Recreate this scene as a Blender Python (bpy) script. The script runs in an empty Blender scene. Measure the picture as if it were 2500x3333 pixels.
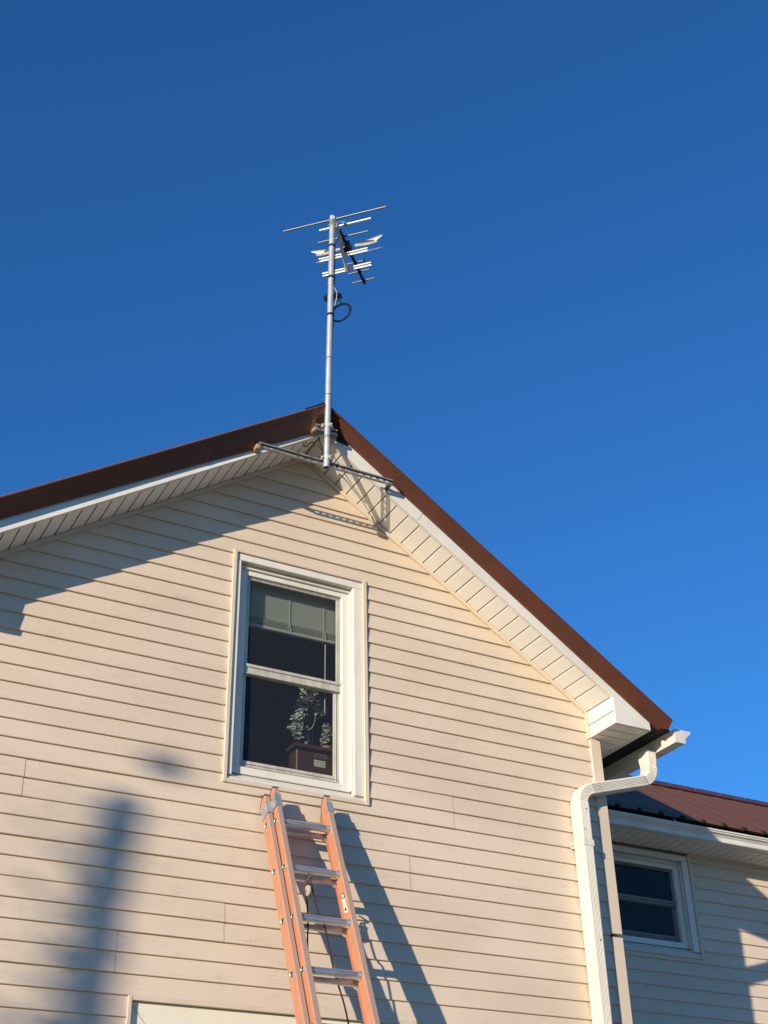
import bpy, bmesh, math, random
from mathutils import Vector, Matrix
random.seed(7)
sc = bpy.context.scene
C = sc.collection
ZO = 3.97                     # local z=0 (a siding lap) above the ground
# ------------------------------------------------------------ camera
cam_d = bpy.data.cameras.new('camera'); cam = bpy.data.objects.new('camera', cam_d); C.objects.link(cam)
Rr = ((0.880293, -0.474042, -0.019191), (-0.241662, -0.48284, 0.841703), (0.408269, 0.736308, 0.539599))
m3 = Matrix((Rr[0], Rr[1], tuple(-v for v in Rr[2]))).transposed()
cam.matrix_world = Matrix.Translation((-2.95072, -6.41637, -2.3685 + ZO)) @ m3.to_4x4()
cam_d.sensor_fit = 'VERTICAL'; cam_d.sensor_height = 36.0; cam_d.lens = 45.5184
cam_d.clip_start = 0.05; cam_d.clip_end = 3000
sc.camera = cam
# ------------------------------------------------------------ light
SUN = Vector((1.55, 1.0, -0.345))            # travel direction of the light
sd = -SUN.normalized()
SUN_EL = math.asin(sd.z); SUN_ROT = math.atan2(sd.x, sd.y)
w = bpy.data.worlds.new('World'); sc.world = w; w.use_nodes = True
nt = w.node_tree; nt.nodes.clear()
sky = nt.nodes.new('ShaderNodeTexSky'); sky.sky_type = 'NISHITA'; sky.sun_disc = False
sky.sun_elevation = SUN_EL; sky.sun_rotation = SUN_ROT
sky.altitude = 0; sky.air_density = 1.0; sky.dust_density = 0.0; sky.ozone_density = 3.0
hs = nt.nodes.new('ShaderNodeMix'); hs.data_type = 'RGBA'; hs.blend_type = 'MULTIPLY'; hs.inputs[0].default_value = 1.0; hs.inputs[7].default_value = (.262, .685, 1.13, 1)   # polarised deep blue
bg = nt.nodes.new('ShaderNodeBackground'); bg.inputs[1].default_value = 0.15
wo = nt.nodes.new('ShaderNodeOutputWorld')
nt.links.new(sky.outputs[0], hs.inputs[6]); nt.links.new(hs.outputs[2], bg.inputs[0]); nt.links.new(bg.outputs[0], wo.inputs[0])
sl = bpy.data.lights.new('sun', 'SUN'); sl.energy = 5.0; sl.angle = math.radians(0.5); sl.color = (1.0, 0.87, 0.68)
so = bpy.data.objects.new('sun', sl); C.objects.link(so)
so.rotation_euler = SUN.to_track_quat('-Z', 'Y').to_euler(); so.location = (-30, -25, 25)
sc.view_settings.view_transform = 'Standard'; sc.view_settings.look = 'None'
sc.view_settings.exposure = 0.25; sc.view_settings.gamma = 1.0

# ------------------------------------------------------------ helpers
class MB:
    def __init__(s): s.v = []; s.f = []
    def poly(s, pts):
        n = len(s.v); s.v += [Vector(p) for p in pts]; s.f.append(tuple(range(n, n + len(pts))))
    def mesh(s, pts, faces):
        n = len(s.v); s.v += [Vector(p) for p in pts]; s.f += [tuple(i + n for i in f) for f in faces]
    def hexa(s, b, t):        # two quads, same order
        s.mesh(list(b) + list(t), [(3, 2, 1, 0), (4, 5, 6, 7), (0, 1, 5, 4), (1, 2, 6, 5), (2, 3, 7, 6), (3, 0, 4, 7)])
    def box(s, x0, x1, y0, y1, z0, z1):
        s.hexa([(x0, y0, z0), (x1, y0, z0), (x1, y1, z0), (x0, y1, z0)], [(x0, y0, z1), (x1, y0, z1), (x1, y1, z1), (x0, y1, z1)])
    def obox(s, o, a, b, c):  # oriented box from corner o, edges a b c
        o, a, b, c = map(Vector, (o, a, b, c))
        s.hexa([o, o + a, o + a + b, o + b], [o + c, o + a + c, o + a + b + c, o + b + c])
    def prism(s, pts, d):     # polygon extruded along d
        d = Vector(d); n = len(pts); p = [Vector(q) for q in pts]
        s.mesh(p + [q + d for q in p], [tuple(range(n - 1, -1, -1)), tuple(range(n, 2 * n))] + [(i, (i + 1) % n, n + (i + 1) % n, n + i) for i in range(n)])
    def strip(s, pts, d):     # open polyline extruded along d
        d = Vector(d); n = len(pts); p = [Vector(q) for q in pts]
        s.mesh(p + [q + d for q in p], [(i, i + 1, n + i + 1, n + i) for i in range(n - 1)])
    def tube(s, pts, r, n=10, caps=True, closed=False, rr=None):
        pts = [Vector(p) for p in pts]; m = len(pts); rings = []; up = None
        for i, p in enumerate(pts):
            if closed: t = pts[(i + 1) % m] - pts[i - 1]
            else: t = pts[min(i + 1, m - 1)] - pts[max(i - 1, 0)]
            t.normalize()
            if up is None: up = Vector((0, 0, 1)) if abs(t.z) < .9 else Vector((0, 1, 0))
            a = up - t * up.dot(t); a.normalize(); up = a; b = t.cross(a)
            q = rr[i] if rr else r
            rings.append([p + a * math.cos(2 * math.pi * k / n) * q + b * math.sin(2 * math.pi * k / n) * q for k in range(n)])
        fs = []
        for i in range(m if closed else m - 1):
            j = (i + 1) % m
            fs += [(i * n + k, i * n + (k + 1) % n, j * n + (k + 1) % n, j * n + k) for k in range(n)]
        if caps and not closed: fs += [tuple(range(n - 1, -1, -1)), tuple(range((m - 1) * n, m * n))]
        s.mesh([q for rg in rings for q in rg], fs)
    def sweep(s, prof, frames, closed_prof=True, caps=True):   # frames: (o, a, b); prof: (u,v)
        n = len(prof); m = len(frames); vs = []
        for o, a, b in frames:
            o, a, b = Vector(o), Vector(a), Vector(b)
            vs += [o + a * u + b * v for u, v in prof]
        fs = []; e = n if closed_prof else n - 1
        for i in range(m - 1):
            fs += [(i * n + k, i * n + (k + 1) % n, (i + 1) * n + (k + 1) % n, (i + 1) * n + k) for k in range(e)]
        if caps: fs += [tuple(range(n - 1, -1, -1)), tuple(range((m - 1) * n, m * n))]
        s.mesh(vs, fs)
    def build(s, name, mat, parent=None, bevel=0.0, smooth=35, seg=1):
        me = bpy.data.meshes.new(name); root = Vector((0, 0, 0)); q = parent
        while q is not None: root += q.location; q = q.parent
        loc = Vector((0, 0, 0)); off = root
        if parent is None:
            lo = [min(v[i] for v in s.v) for i in range(3)]; hi = [max(v[i] for v in s.v) for i in range(3)]
            loc = Vector(((lo[0] + hi[0]) / 2, (lo[1] + hi[1]) / 2, lo[2] + ZO)); off = loc
        me.from_pydata([(v.x - off.x, v.y - off.y, v.z + ZO - off.z) for v in s.v], [], s.f)
        bm = bmesh.new(); bm.from_mesh(me)
        bmesh.ops.recalc_face_normals(bm, faces=bm.faces)
        if bevel > 0:
            es = [e for e in bm.edges if len(e.link_faces) == 2 and e.calc_face_angle(0) > .6]
            bmesh.ops.bevel(bm, geom=es, offset=bevel, segments=seg, profile=.5, affect='EDGES', clamp_overlap=True)
        bm.to_mesh(me); bm.free()
        if bevel > 0 and seg == 1: smooth = 0
        if smooth:
            for p in me.polygons: p.use_smooth = True
            me.set_sharp_from_angle(angle=math.radians(smooth))
        me.materials.append(mat)
        o = bpy.data.objects.new(name, me); C.objects.link(o); o.location = loc
        if parent is not None: o.parent = parent
        return o
def thing(name, label, cat, loc, group=None):
    o = bpy.data.objects.new(name, None); C.objects.link(o); o.location = (loc[0], loc[1], loc[2] + ZO)
    o.empty_display_size = .2; o['label'] = label; o['category'] = cat
    if group: o['group'] = group
    return o
def tag(o, label, cat, group=None):
    o['label'] = label; o['category'] = cat
    if group: o['group'] = group
    return o

# ------------------------------------------------------------ materials
def mat(name, col, rough=.5, metal=0.0, spec=.5):
    m = bpy.data.materials.new(name); m.use_nodes = True; b = m.node_tree.nodes['Principled BSDF']
    b.inputs['Base Color'].default_value = (*col, 1); b.inputs['Roughness'].default_value = rough
    b.inputs['Metallic'].default_value = metal; b.inputs['Specular IOR Level'].default_value = spec
    return m
def N(m, t, **k):
    n = m.node_tree.nodes.new(t)
    for a, v in k.items(): setattr(n, a, v)
    return n
def dirt(m, col, col2, scale=(3, 3, 3), lo=.35, hi=.7, detail=6, rough=None, bump=0.0, bscale=None, bdist=.002):
    """mix two colours by noise, optional bump and roughness variation"""
    t = m.node_tree; L = t.links; b = t.nodes['Principled BSDF']
    tc = N(m, 'ShaderNodeTexCoord'); mp = N(m, 'ShaderNodeMapping'); mp.inputs['Scale'].default_value = scale
    L.new(tc.outputs['Object'], mp.inputs[0])
    nz = N(m, 'ShaderNodeTexNoise'); nz.inputs['Scale'].default_value = 1; nz.inputs['Detail'].default_value = detail
    L.new(mp.outputs[0], nz.inputs[0])
    r = N(m, 'ShaderNodeMapRange'); r.inputs[1].default_value = lo; r.inputs[2].default_value = hi
    L.new(nz.outputs[0], r.inputs[0])
    mx = N(m, 'ShaderNodeMix', data_type='RGBA'); mx.inputs[6].default_value = (*col, 1); mx.inputs[7].default_value = (*col2, 1)
    L.new(r.outputs[0], mx.inputs[0]); L.new(mx.outputs[2], b.inputs['Base Color'])
    if rough:
        rr = N(m, 'ShaderNodeMapRange'); rr.inputs[3].default_value = rough[0]; rr.inputs[4].default_value = rough[1]
        L.new(nz.outputs[0], rr.inputs[0]); L.new(rr.outputs[0], b.inputs['Roughness'])
    if bump:
        mp2 = N(m, 'ShaderNodeMapping'); mp2.inputs['Scale'].default_value = bscale or scale
        L.new(tc.outputs['Object'], mp2.inputs[0])
        n2 = N(m, 'ShaderNodeTexNoise'); n2.inputs['Scale'].default_value = 1; n2.inputs['Detail'].default_value = 4
        L.new(mp2.outputs[0], n2.inputs[0])
        bp = N(m, 'ShaderNodeBump'); bp.inputs['Strength'].default_value = bump; bp.inputs['Distance'].default_value = bdist
        L.new(n2.outputs[0], bp.inputs['Height']); L.new(bp.outputs[0], b.inputs['Normal'])
    return m
def siding_mat():
    m = mat('vinyl_siding', (.62, .47, .34), .55); t = m.node_tree; L = t.links; b = t.nodes['Principled BSDF']
    tc = N(m, 'ShaderNodeTexCoord')
    def noise(scale, detail=3, dist=0.0):
        mp = N(m, 'ShaderNodeMapping'); mp.inputs['Scale'].default_value = scale; L.new(tc.outputs['Object'], mp.inputs[0])
        n = N(m, 'ShaderNodeTexNoise'); n.inputs['Scale'].default_value = 1; n.inputs['Detail'].default_value = detail
        n.inputs['Distortion'].default_value = dist; L.new(mp.outputs[0], n.inputs[0]); return n.outputs[0]
    def rng(o, a, b_, c=0., d=1.):
        r = N(m, 'ShaderNodeMapRange'); r.inputs[1].default_value = a; r.inputs[2].default_value = b_
        r.inputs[3].default_value = c; r.inputs[4].default_value = d; L.new(o, r.inputs[0]); return r.outputs[0]
    def math_(op, a, b_):
        n = N(m, 'ShaderNodeMath', operation=op)
        for i, q in enumerate((a, b_)):
            if isinstance(q, (int, float)): n.inputs[i].default_value = q
            else: L.new(q, n.inputs[i])
        return n.outputs[0]
    grain = noise((9, 9, 130), 4, 1.2)                        # long wood grain
    gl = rng(grain, .56, .70)                                 # sharp ridges
    cuts = rng(noise((150, 150, 7), 2), .66, .74)             # short saw marks across the board
    big = noise((1.3, 1.3, 2.5), 4)
    fade = rng(noise((5, 5, 9), 2), .42, .62)
    wav = noise((1.2, 1.2, 9), 2)                              # slow waviness of the thin panels
    h = math_('ADD', math_('MULTIPLY', wav, 3.0), math_('ADD', math_('MULTIPLY', gl, fade), math_('MULTIPLY', math_('MULTIPLY', cuts, rng(noise((3, 3, 5), 2), .48, .6)), 1.0)))
    bp = N(m, 'ShaderNodeBump'); bp.inputs['Strength'].default_value = .8; bp.inputs['Distance'].default_value = .0014
    L.new(h, bp.inputs['Height']); L.new(bp.outputs[0], b.inputs['Normal'])
    mx = N(m, 'ShaderNodeMix', data_type='RGBA'); mx.inputs[6].default_value = (.672, .546, .418, 1); mx.inputs[7].default_value = (.602, .483, .365, 1)
    L.new(rng(big, .35, .68), mx.inputs[0]); L.new(mx.outputs[2], b.inputs['Base Color'])
    b.inputs['Roughness'].default_value = .5
    return m
M = {}
M['siding'] = siding_mat()
M['trim'] = dirt(mat('beige_trim', (.6, .47, .35), .45), (.655, .535, .405), (.60, .49, .37), (6, 6, 2))
M['white'] = dirt(mat('white_aluminium', (.78, .74, .66), .4), (.72, .69, .63), (.62, .585, .52), (5, 5, 3), .4, .75, rough=(.3, .5))
M['soffit'] = dirt(mat('soffit_vinyl', (.74, .70, .62), .45), (.83, .80, .73), (.78, .745, .675), (4, 4, 4))
M['gap'] = mat('soffit_groove', (.33, .285, .22), .7)
M['gutter'] = dirt(mat('gutter_paint', (.76, .71, .61), .35), (.69, .65, .565), (.58, .53, .45), (7, 7, 2.5), .45, .8, rough=(.25, .45))
M['window'] = dirt(mat('window_paint', (.8, .77, .7), .4), (.70, .655, .57), (.56, .515, .43), (12, 12, 3), .5, .85, bump=.1, bscale=(40, 40, 10))
M['sash'] = dirt(mat('sash_aluminium', (.46, .43, .37), .5), (.50, .465, .40), (.34, .31, .255), (25, 25, 5), .4, .8)
M['sashdark'] = dirt(mat('dull_sash_metal', (.17, .165, .16), .5), (.19, .185, .18), (.13, .125, .12), (25, 25, 5))
M['brown'] = dirt(mat('brown_roof_metal', (.14, .048, .026), .36), (.100, .034, .020), (.075, .026, .016), (5, 5, 5), rough=(.34, .46))
M['roofred'] = dirt(mat('brown_roof_panel', (.15, .055, .035), .6, 0, .12), (.19, .080, .040), (.165, .069, .035), (2, 6, 2), rough=(.5, .62))
M['dark'] = mat('dark_felt', (.012, .011, .011), .8)
M['galv'] = dirt(mat('galvanised_steel', (.62, .63, .64), .42, .45), (.58, .58, .57), (.42, .43, .43), (30, 30, 18), .35, .68, rough=(.34, .55))
M['strut'] = dirt(mat('strut_steel', (.52, .52, .5), .5, .55), (.44, .43, .41), (.22, .22, .21), (22, 60, 60), .38, .68, rough=(.4, .65))
M['alu'] = mat('antenna_aluminium', (.78, .77, .75), .33, .8)
M['rod'] = mat('antenna_rod', (.075, .075, .08), .4, .4)
M['bar'] = mat('reflector_white', (.70, .64, .55), .4, .15)
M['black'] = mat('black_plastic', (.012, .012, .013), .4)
M['cable'] = mat('black_cable', (.012, .012, .012), .38)
M['wood'] = dirt(mat('pine_block', (.55, .33, .15), .7), (.45, .29, .15), (.32, .19, .09), (60, 60, 60))
M['orange'] = dirt(mat('orange_fibreglass', (.52, .215, .125), .55), (.52, .215, .115), (.38, .195, .135), (40, 40, 11), .45, .72, detail=8, bump=.15, bscale=(220, 220, 220), bdist=.001)
def orange_flange():
    return dirt(mat('worn_orange_flange', (.6, .3, .22), .6), (.41, .255, .185), (.34, .25, .21), (140, 140, 60), .34, .68, detail=8, bump=.25, bscale=(260, 260, 260), bdist=.001)
M['flange'] = orange_flange()
M['rung'] = dirt(mat('rung_aluminium', (.62, .62, .62), .36, .85), (.66, .66, .66), (.42, .41, .4), (12, 70, 70), .4, .72, rough=(.28, .5))
M['ferrule'] = mat('rung_ferrule', (.80, .72, .55), .3, .8)
M['bracket'] = dirt(mat('ladder_bracket', (.45, .46, .48), .45, .6), (.5, .51, .53), (.34, .35, .36), (30, 30, 30))
M['cap'] = mat('ladder_cap', (.10, .06, .05), .6)
M['hollow'] = mat('rung_hollow', (.05, .045, .04), .7)
M['orange2'] = dirt(mat('deep_orange_fibreglass', (.45, .14, .07), .5), (.47, .15, .075), (.42, .14, .08), (14, 14, 14))  # deeper orange for the rear right rail
M['rope'] = mat('black_rope', (.014, .014, .015), .75)
M['pulley'] = mat('pulley_wheel', (.42, .38, .28), .55)
M['sticker'] = dirt(mat('sticker_paper', (.74, .73, .62), .5), (.76, .75, .64), (.66, .65, .55), (60, 60, 60))
M['ink'] = mat('sticker_ink', (.02, .02, .02), .5)
M['inksoft'] = mat('faded_ink', (.33, .32, .27), .6)
M['redink'] = mat('red_sticker', (.45, .04, .05), .5)
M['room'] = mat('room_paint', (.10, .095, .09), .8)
M['panel'] = dirt(mat('cream_panel', (.74, .68, .54), .45), (.76, .70, .56), (.71, .65, .52), (2, 2, 2))
M['slat'] = mat('blind_slat', (.60, .585, .54), .5)
M['cab'] = dirt(mat('cabinet_wood', (.14, .055, .035), .35), (.125, .044, .032), (.08, .03, .022), (5, 5, 40))
M['petal'] = mat('pale_petal', (.74, .72, .68), .8)
M['pink'] = mat('pink_petal', (.48, .20, .20), .8)
M['leafdry'] = mat('grey_leaf', (.10, .13, .09), .8)
M['foundation'] = dirt(mat('foundation', (.3, .29, .27), .8), (.34, .33, .31), (.24, .23, .22), (8, 8, 8))
M['ground'] = dirt(mat('dry_lawn', (.15, .13, .08), .9), (.20, .175, .12), (.28, .245, .19), (.9, .9, .9), .4, .7)
M['bark'] = dirt(mat('bark', (.1, .075, .055), .9), (.12, .09, .065), (.06, .045, .035), (12, 12, 3), bump=.6, bscale=(30, 30, 8), bdist=.01)
M['leaf'] = dirt(mat('needle', (.05, .08, .03), .7), (.06, .09, .035), (.035, .055, .022), (2, 2, 2))
def glass_mat(name, tint, refl, dust):
    m = bpy.data.materials.new(name); m.use_nodes = True; t = m.node_tree; t.nodes.clear(); L = t.links
    o = t.nodes.new('ShaderNodeOutputMaterial'); mx = t.nodes.new('ShaderNodeMixShader')
    tr = t.nodes.new('ShaderNodeBsdfTransparent'); tr.inputs[0].default_value = (*tint, 1)
    gl = t.nodes.new('ShaderNodeBsdfGlossy'); gl.inputs['Roughness'].default_value = .015; gl.inputs[0].default_value = (refl, refl, refl, 1)
    lw = t.nodes.new('ShaderNodeLayerWeight'); lw.inputs[0].default_value = .5      # two-sided Schlick reflectance
    pw = t.nodes.new('ShaderNodeMath'); pw.operation = 'POWER'; pw.inputs[1].default_value = 5; L.new(lw.outputs['Facing'], pw.inputs[0])
    ma = t.nodes.new('ShaderNodeMath'); ma.operation = 'MULTIPLY_ADD'; ma.inputs[1].default_value = .96; ma.inputs[2].default_value = .04; L.new(pw.outputs[0], ma.inputs[0])
    L.new(ma.outputs[0], mx.inputs[0])
    df = t.nodes.new('ShaderNodeBsdfDiffuse'); df.inputs[0].default_value = (.5, .5, .5, 1); m2 = t.nodes.new('ShaderNodeMixShader')
    tc = t.nodes.new('ShaderNodeTexCoord'); mp = t.nodes.new('ShaderNodeMapping'); mp.inputs['Scale'].default_value = (240, 240, 9); L.new(tc.outputs['Object'], mp.inputs[0])
    nz = t.nodes.new('ShaderNodeTexNoise'); nz.inputs['Scale'].default_value = 1; nz.inputs['Detail'].default_value = 3; L.new(mp.outputs[0], nz.inputs[0])
    mr = t.nodes.new('ShaderNodeMapRange'); mr.inputs[1].default_value = .35; mr.inputs[2].default_value = .75; mr.inputs[3].default_value = dust * .8; mr.inputs[4].default_value = dust * 1.35; L.new(nz.outputs[0], mr.inputs[0])
    L.new(mr.outputs[0], m2.inputs[0]); L.new(tr.outputs[0], m2.inputs[1]); L.new(df.outputs[0], m2.inputs[2]); L.new(m2.outputs[0], mx.inputs[1]); L.new(gl.outputs[0], mx.inputs[2]); L.new(mx.outputs[0], o.inputs[0])
    return m
M['glass'] = glass_mat('pane_glass', (.79, .82, .795), .40, .017)
M['vase'] = glass_mat('vase_glass', (.6, .75, .65), 1.0, .02)

# ============================================================ ground
mb = MB(); mb.poly([(-400, -400, -ZO), (400, -400, -ZO), (400, 400, -ZO), (-400, 400, -ZO)])
g = mb.build('ground', M['ground'], smooth=0); g['kind'] = 'structure'

# ============================================================ house
E = .1016; ZR = 2.5867; SL = .668; HN = math.sqrt(1 + SL * SL)
house = thing('house', 'beige lap sided gable house with brown metal roof and a lower side wing', 'house', (0, 2, -ZO))
FND = -3.66
def siding(mb, o, u, nrm, z0, z1, ulim, holes=(), joints=(), zoff=0.0, E=E):
    o, u, nrm = Vector(o), Vector(u), Vector(nrm); up = Vector((0, 0, 1))
    k = math.floor((z0 - zoff) / E) * E + zoff
    while k < z1 - 1e-6:
        zb, zt = k, k + E
        cuts = {max(zb, z0), min(zt, z1)}
        for h in holes:
            for z in (h[2], h[3]):
                if zb < z < zt: cuts.add(z)
        cuts = sorted(cuts); ci = round((zb - zoff) / E)
        for a, b in zip(cuts, cuts[1:]):
            if b - a < 1e-4: continue
            ivs = [(ulim(a)[0], ulim(b)[0], ulim(a)[1], ulim(b)[1])]
            if ulim(a)[1] - ulim(a)[0] < .01: continue
            for h in holes:
                if h[2] <= a + 1e-5 and b <= h[3] + 1e-5:
                    nv = []
                    for (l0, l1, r0, r1) in ivs:
                        if h[0] > l0 and h[1] < r0: nv += [(l0, l1, h[0], h[0]), (h[1], h[1], r0, r1)]
                        elif h[0] <= l0 and h[1] < r0: nv.append((h[1], h[1], r0, r1))
                        else: nv.append((l0, l1, h[0], h[0]))
                    ivs = nv
            for js in joints:
                if ci in js[1]:
                    nv = []
                    for iv in ivs:
                        if iv[0] < js[0] < iv[2]: nv += [(iv[0], iv[1], js[0], js[0], 1), (js[0], js[0], iv[2], iv[3])]
                        else: nv.append(iv)
                    ivs = nv
            for iv in ivs:
                l0, l1, r0, r1 = iv[:4]; ex = .0026 if len(iv) > 4 else 0
                def yy(z):
                    t = (z - zb) / E
                    return .0142 * (1 - t) + .0015 * t + ex
                rows = []
                if abs(a - zb) < 1e-6:
                    rows += [(a, .0005), (a, .0122 + ex), (a + .0022, .0144 + ex), (a + .006, .0139 + ex)]
                else: rows.append((a, yy(a)))
                rows.append((b, yy(b)))
                vs = []
                for z, y in rows:
                    t = (z - a) / (b - a); l = l0 + (l1 - l0) * t; r = r0 + (r1 - r0) * t
                    vs += [o + u * l + nrm * y + up * z, o + u * r + nrm * y + up * z]
                fs = [(2 * i, 2 * i + 1, 2 * i + 3, 2 * i + 2) for i in range(len(rows) - 1)]
                mb.mesh(vs, fs)
                if ex:   # small end face of the overlapping panel
                    mb.mesh([o + u * r0 + nrm * .001 + up * a, o + u * r0 + nrm * yy(a) + up * a, o + u * r1 + nrm * yy(b) + up * b, o + u * r1 + nrm * .001 + up * b], [(0, 1, 2, 3)])
        k += E
WX = 2.116
def gl(z):
    h = max(0.0, min(WX, (ZR - z) / SL)); return (-h, h)
WIN = (-.461, .455, .253, 1.752)
joints = [(-1.542, (-1, 0)), (-.975, (-7, -8)), (-.408, (-5, -6)), (1.031, (2, 3)), (.718, (-1, -2)), (1.36, (8, 9)), (-1.1, (12, 13)), (.35, (-12, -13)), (-1.3, (-16, -17))]
joints = [(-1.542, (0, 1)), (-.975, (-8, -7)), (-.408, (-6, -5)), (1.031, (2, 3)), (.718, (-2, -1))]
mb = MB(); siding(mb, (0, 0, 0), (1, 0, 0), (0, -1, 0), FND, ZR - .02, gl, [(-.436, .430, .275, 1.735), (-.878, .878, -2.35, -.932)], joints)
mb.build('wall', M['siding'], house, smooth=20)
mb = MB(); mb.poly([(-WX, .012, FND), (-.44, .012, FND), (-.44, .012, 1.75), (-WX, .012, 1.17)])   # sheathing behind the laps
mb.poly([(.44, .012, FND), (WX, .012, FND), (WX, .012, 1.17), (.44, .012, 1.75)])
mb.poly([(-.44, .012, 1.75), (.44, .012, 1.75), (.44, .012, 2.29), (0, .012, 2.58), (-.44, .012, 2.29)])
mb.poly([(-.44, .012, -.93), (.44, .012, -.93), (.44, .012, .28), (-.44, .012, .28)])
mb.build('sheathing', M['dark'], house, smooth=0)
# right, left and back walls of the main block
mb = MB(); siding(mb, (2.195, 0, 0), (0, 1, 0), (1, 0, 0), FND, .975, lambda z: (.08, 7.0)); mb.build('wall', M['siding'], house, smooth=20)
mb = MB(); siding(mb, (-2.195, 0, 0), (0, 1, 0), (-1, 0, 0), FND, .975, lambda z: (.08, 7.0)); mb.build('wall', M['siding'], house, smooth=20)
mb = MB(); siding(mb, (0, 7, 0), (1, 0, 0), (0, 1, 0), FND, ZR - .02, lambda z: (-max(0, min(2.19, (ZR - z) / SL)), max(0, min(2.19, (ZR - z) / SL)))); mb.build('wall', M['siding'], house, smooth=20)
mb = MB(); mb.box(-2.17, 2.17, .03, 6.98, -ZO, FND - .002); mb.box(2.18, 8.0, 1.65, 3.2, -ZO, FND - .002); mb.build('foundation', M['foundation'], house)
# corner posts (two pieces with an open joint)
for s in (-1, 1):
    mb = MB()
    for z0, z1 in ((FND, -.316), (-.296, 1.0)):
        x0, x1 = sorted((s * 2.116, s * 2.199))
        tilt = 0
        mb.box(x0, x1, -.021, .006, z0, z1); xs = sorted((s * 2.172, s * 2.199)); mb.box(xs[0], xs[1], .0062, .083, z0, z1)
    mb.build('corner_post', M['trim'], house, bevel=.003)
for s in (-1, 1):
    mb = MB(); x0, x1 = sorted((s * 2.100, s * 2.122)); mb.box(x0, x1, -.0245, .004, .968, 1.162); mb.build('corner_trim', M['trim'], house, bevel=.002)
# soffit trim along the gable (F channel)
for s in (-1, 1):
    mb = MB()
    def pt(x, y, h): return (s * x, y, ZR - SL * x + h * HN)
    mb.hexa([pt(.0, -.024, -.027), pt(2.116, -.024, -.027), pt(2.116, -.001, -.027), pt(.0, -.001, -.027)],
            [pt(.0, -.024, -.0015), pt(2.116, -.024, -.0015), pt(2.116, -.001, -.0015), pt(.0, -.001, -.0015)])
    mb.build('soffit_trim', M['trim'], house, bevel=.002)
# rake soffits: separate boards with grooves
def rake_soffit(s):
    b0 = MB(); bk = MB()
    def pt(x, y, h): return (s * x, y, ZR - SL * x + h * HN)
    xs = [.0] + [(.476 + .0815 * i) if s > 0 else (.4195 + .0812 * i) for i in range(-6, 21)]
    xs = [x for x in xs if 0 <= x < 2.10] + [2.126]
    for a, b in zip(xs, xs[1:]):
        a += .0050; b -= .0050
        if b - a < .01: continue
        b0.hexa([pt(a, -.268, 0), pt(b, -.268, 0), pt(b, -.014, 0), pt(a, -.014, 0)], [pt(a, -.268, .007), pt(b, -.268, .007), pt(b, -.014, .007), pt(a, -.014, .007)])
    bk.hexa([pt(0, -.28, .0065), pt(2.2, -.28, .0065), pt(2.2, .0, .0065), pt(0, .0, .0065)], [pt(0, -.28, .012), pt(2.2, -.28, .012), pt(2.2, 0, .012), pt(0, 0, .012)])
    o = b0.build('soffit', M['soffit'], house, smooth=0)
    bk.build('soffit_backing', M['gap'], o, smooth=0)
for s in (-1, 1): rake_soffit(s)
# rake fascia + eave box returns
BX = {1: 2.126, -1: 2.105}; BZ = {1: .979, -1: .979}
for s in (-1, 1):
    def pt(x, y, h): return (s * x, y, ZR - SL * x + h * HN)
    xe = (ZR - BZ[s]) / SL; b = BX[s]
    mb = MB()
    hb = .11
    mb.hexa([pt(0, -.298, -.004), pt(xe, -.298, -.004), pt(xe, -.2695, -.004), pt(0, -.2695, -.004)], [pt(0, -.298, hb), pt(xe, -.298, hb), pt(xe, -.2695, hb), pt(0, -.2695, hb)])
    mb.build('fascia', M['white'], house, bevel=.0025)
    mb = MB()                                           # box: front triangle, inner side of two boards, bottom boards
    mb.prism([pt(b, -.2955, -.0045), (s * b, -.2955, BZ[s]), (s * (xe - .005), -.2955, BZ[s])], (0, .012, 0))
    zt = ZR - SL * b; zm = BZ[s] + .088
    for z0, z1 in ((BZ[s], zm - .003), (zm + .003, zt - .002)):
        x0, x1 = sorted((s * (b - .004), s * (b + .008))); mb.box(x0, x1, -.2905, -.012, z0, z1)
    mb.build('box_return', M['white'], house, bevel=.0015)
    mb = MB(); gp = MB(); y = -.2815
    while y < 7.2:
        y1 = y + .0985; x0, x1 = sorted((s * (b + .010), s * 2.385)); mb.box(x0, x1, y + .005, y1 - .005, BZ[s] + .001, BZ[s] + .009); y = y1
    x0, x1 = sorted((s * (b + .010), s * 2.39)); gp.box(x0, x1, -.283, 7.2, BZ[s] + .0085, BZ[s] + .014)
    o = mb.build('soffit', M['soffit'], house, bevel=.0015); gp.build('soffit_backing', M['gap'], o, smooth=0)
    mb = MB(); x0, x1 = sorted((s * 2.386, s * 2.412)); mb.box(x0, x1, -.283, 7.2, BZ[s] - .002, BZ[s] + .055); mb.build('fascia', M['white'], house, bevel=.002)
# ---- main roof
RX = -.014; RZL = 2.7647; RZR = 2.746; SR = .684
def zl(x): return RZL + SL * x           # x negative
def zr_(x): return RZR - SR * x
XR, XL = 2.51, -2.56
def roof_side(zf, xe, slope, sgn):
    mb = MB(); n = Vector((sgn * slope, 0, 1)).normalized()
    prof = []; y = -.385; pts = []
    y0 = -.385
    while y0 < 7.2:                                     # rib profile along y
        pts += [(y0, 0), (y0 + .006, .018), (y0 + .026, .018), (y0 + .034, 0)]
        y0 += .222
    pts = [(-.398, 0)] + pts + [(7.25, 0)]
    rows = []
    for x in (RX, xe):
        rows.append([Vector((x, yy, zf(x))) + n * (h - .001) for yy, h in pts])
    k = len(pts)
    mb.mesh(rows[0] + rows[1], [(i, i + 1, k + i + 1, k + i) for i in range(k - 1)])
    lo = [[Vector((x, yy, zf(x))) - n * .012 for yy in (-.30, 7.2)] for x in (RX, xe)]
    mb.mesh(lo[0] + lo[1], [(0, 1, 3, 2)])
    mb.build('roof', M['roofred'], house, smooth=20)
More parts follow.
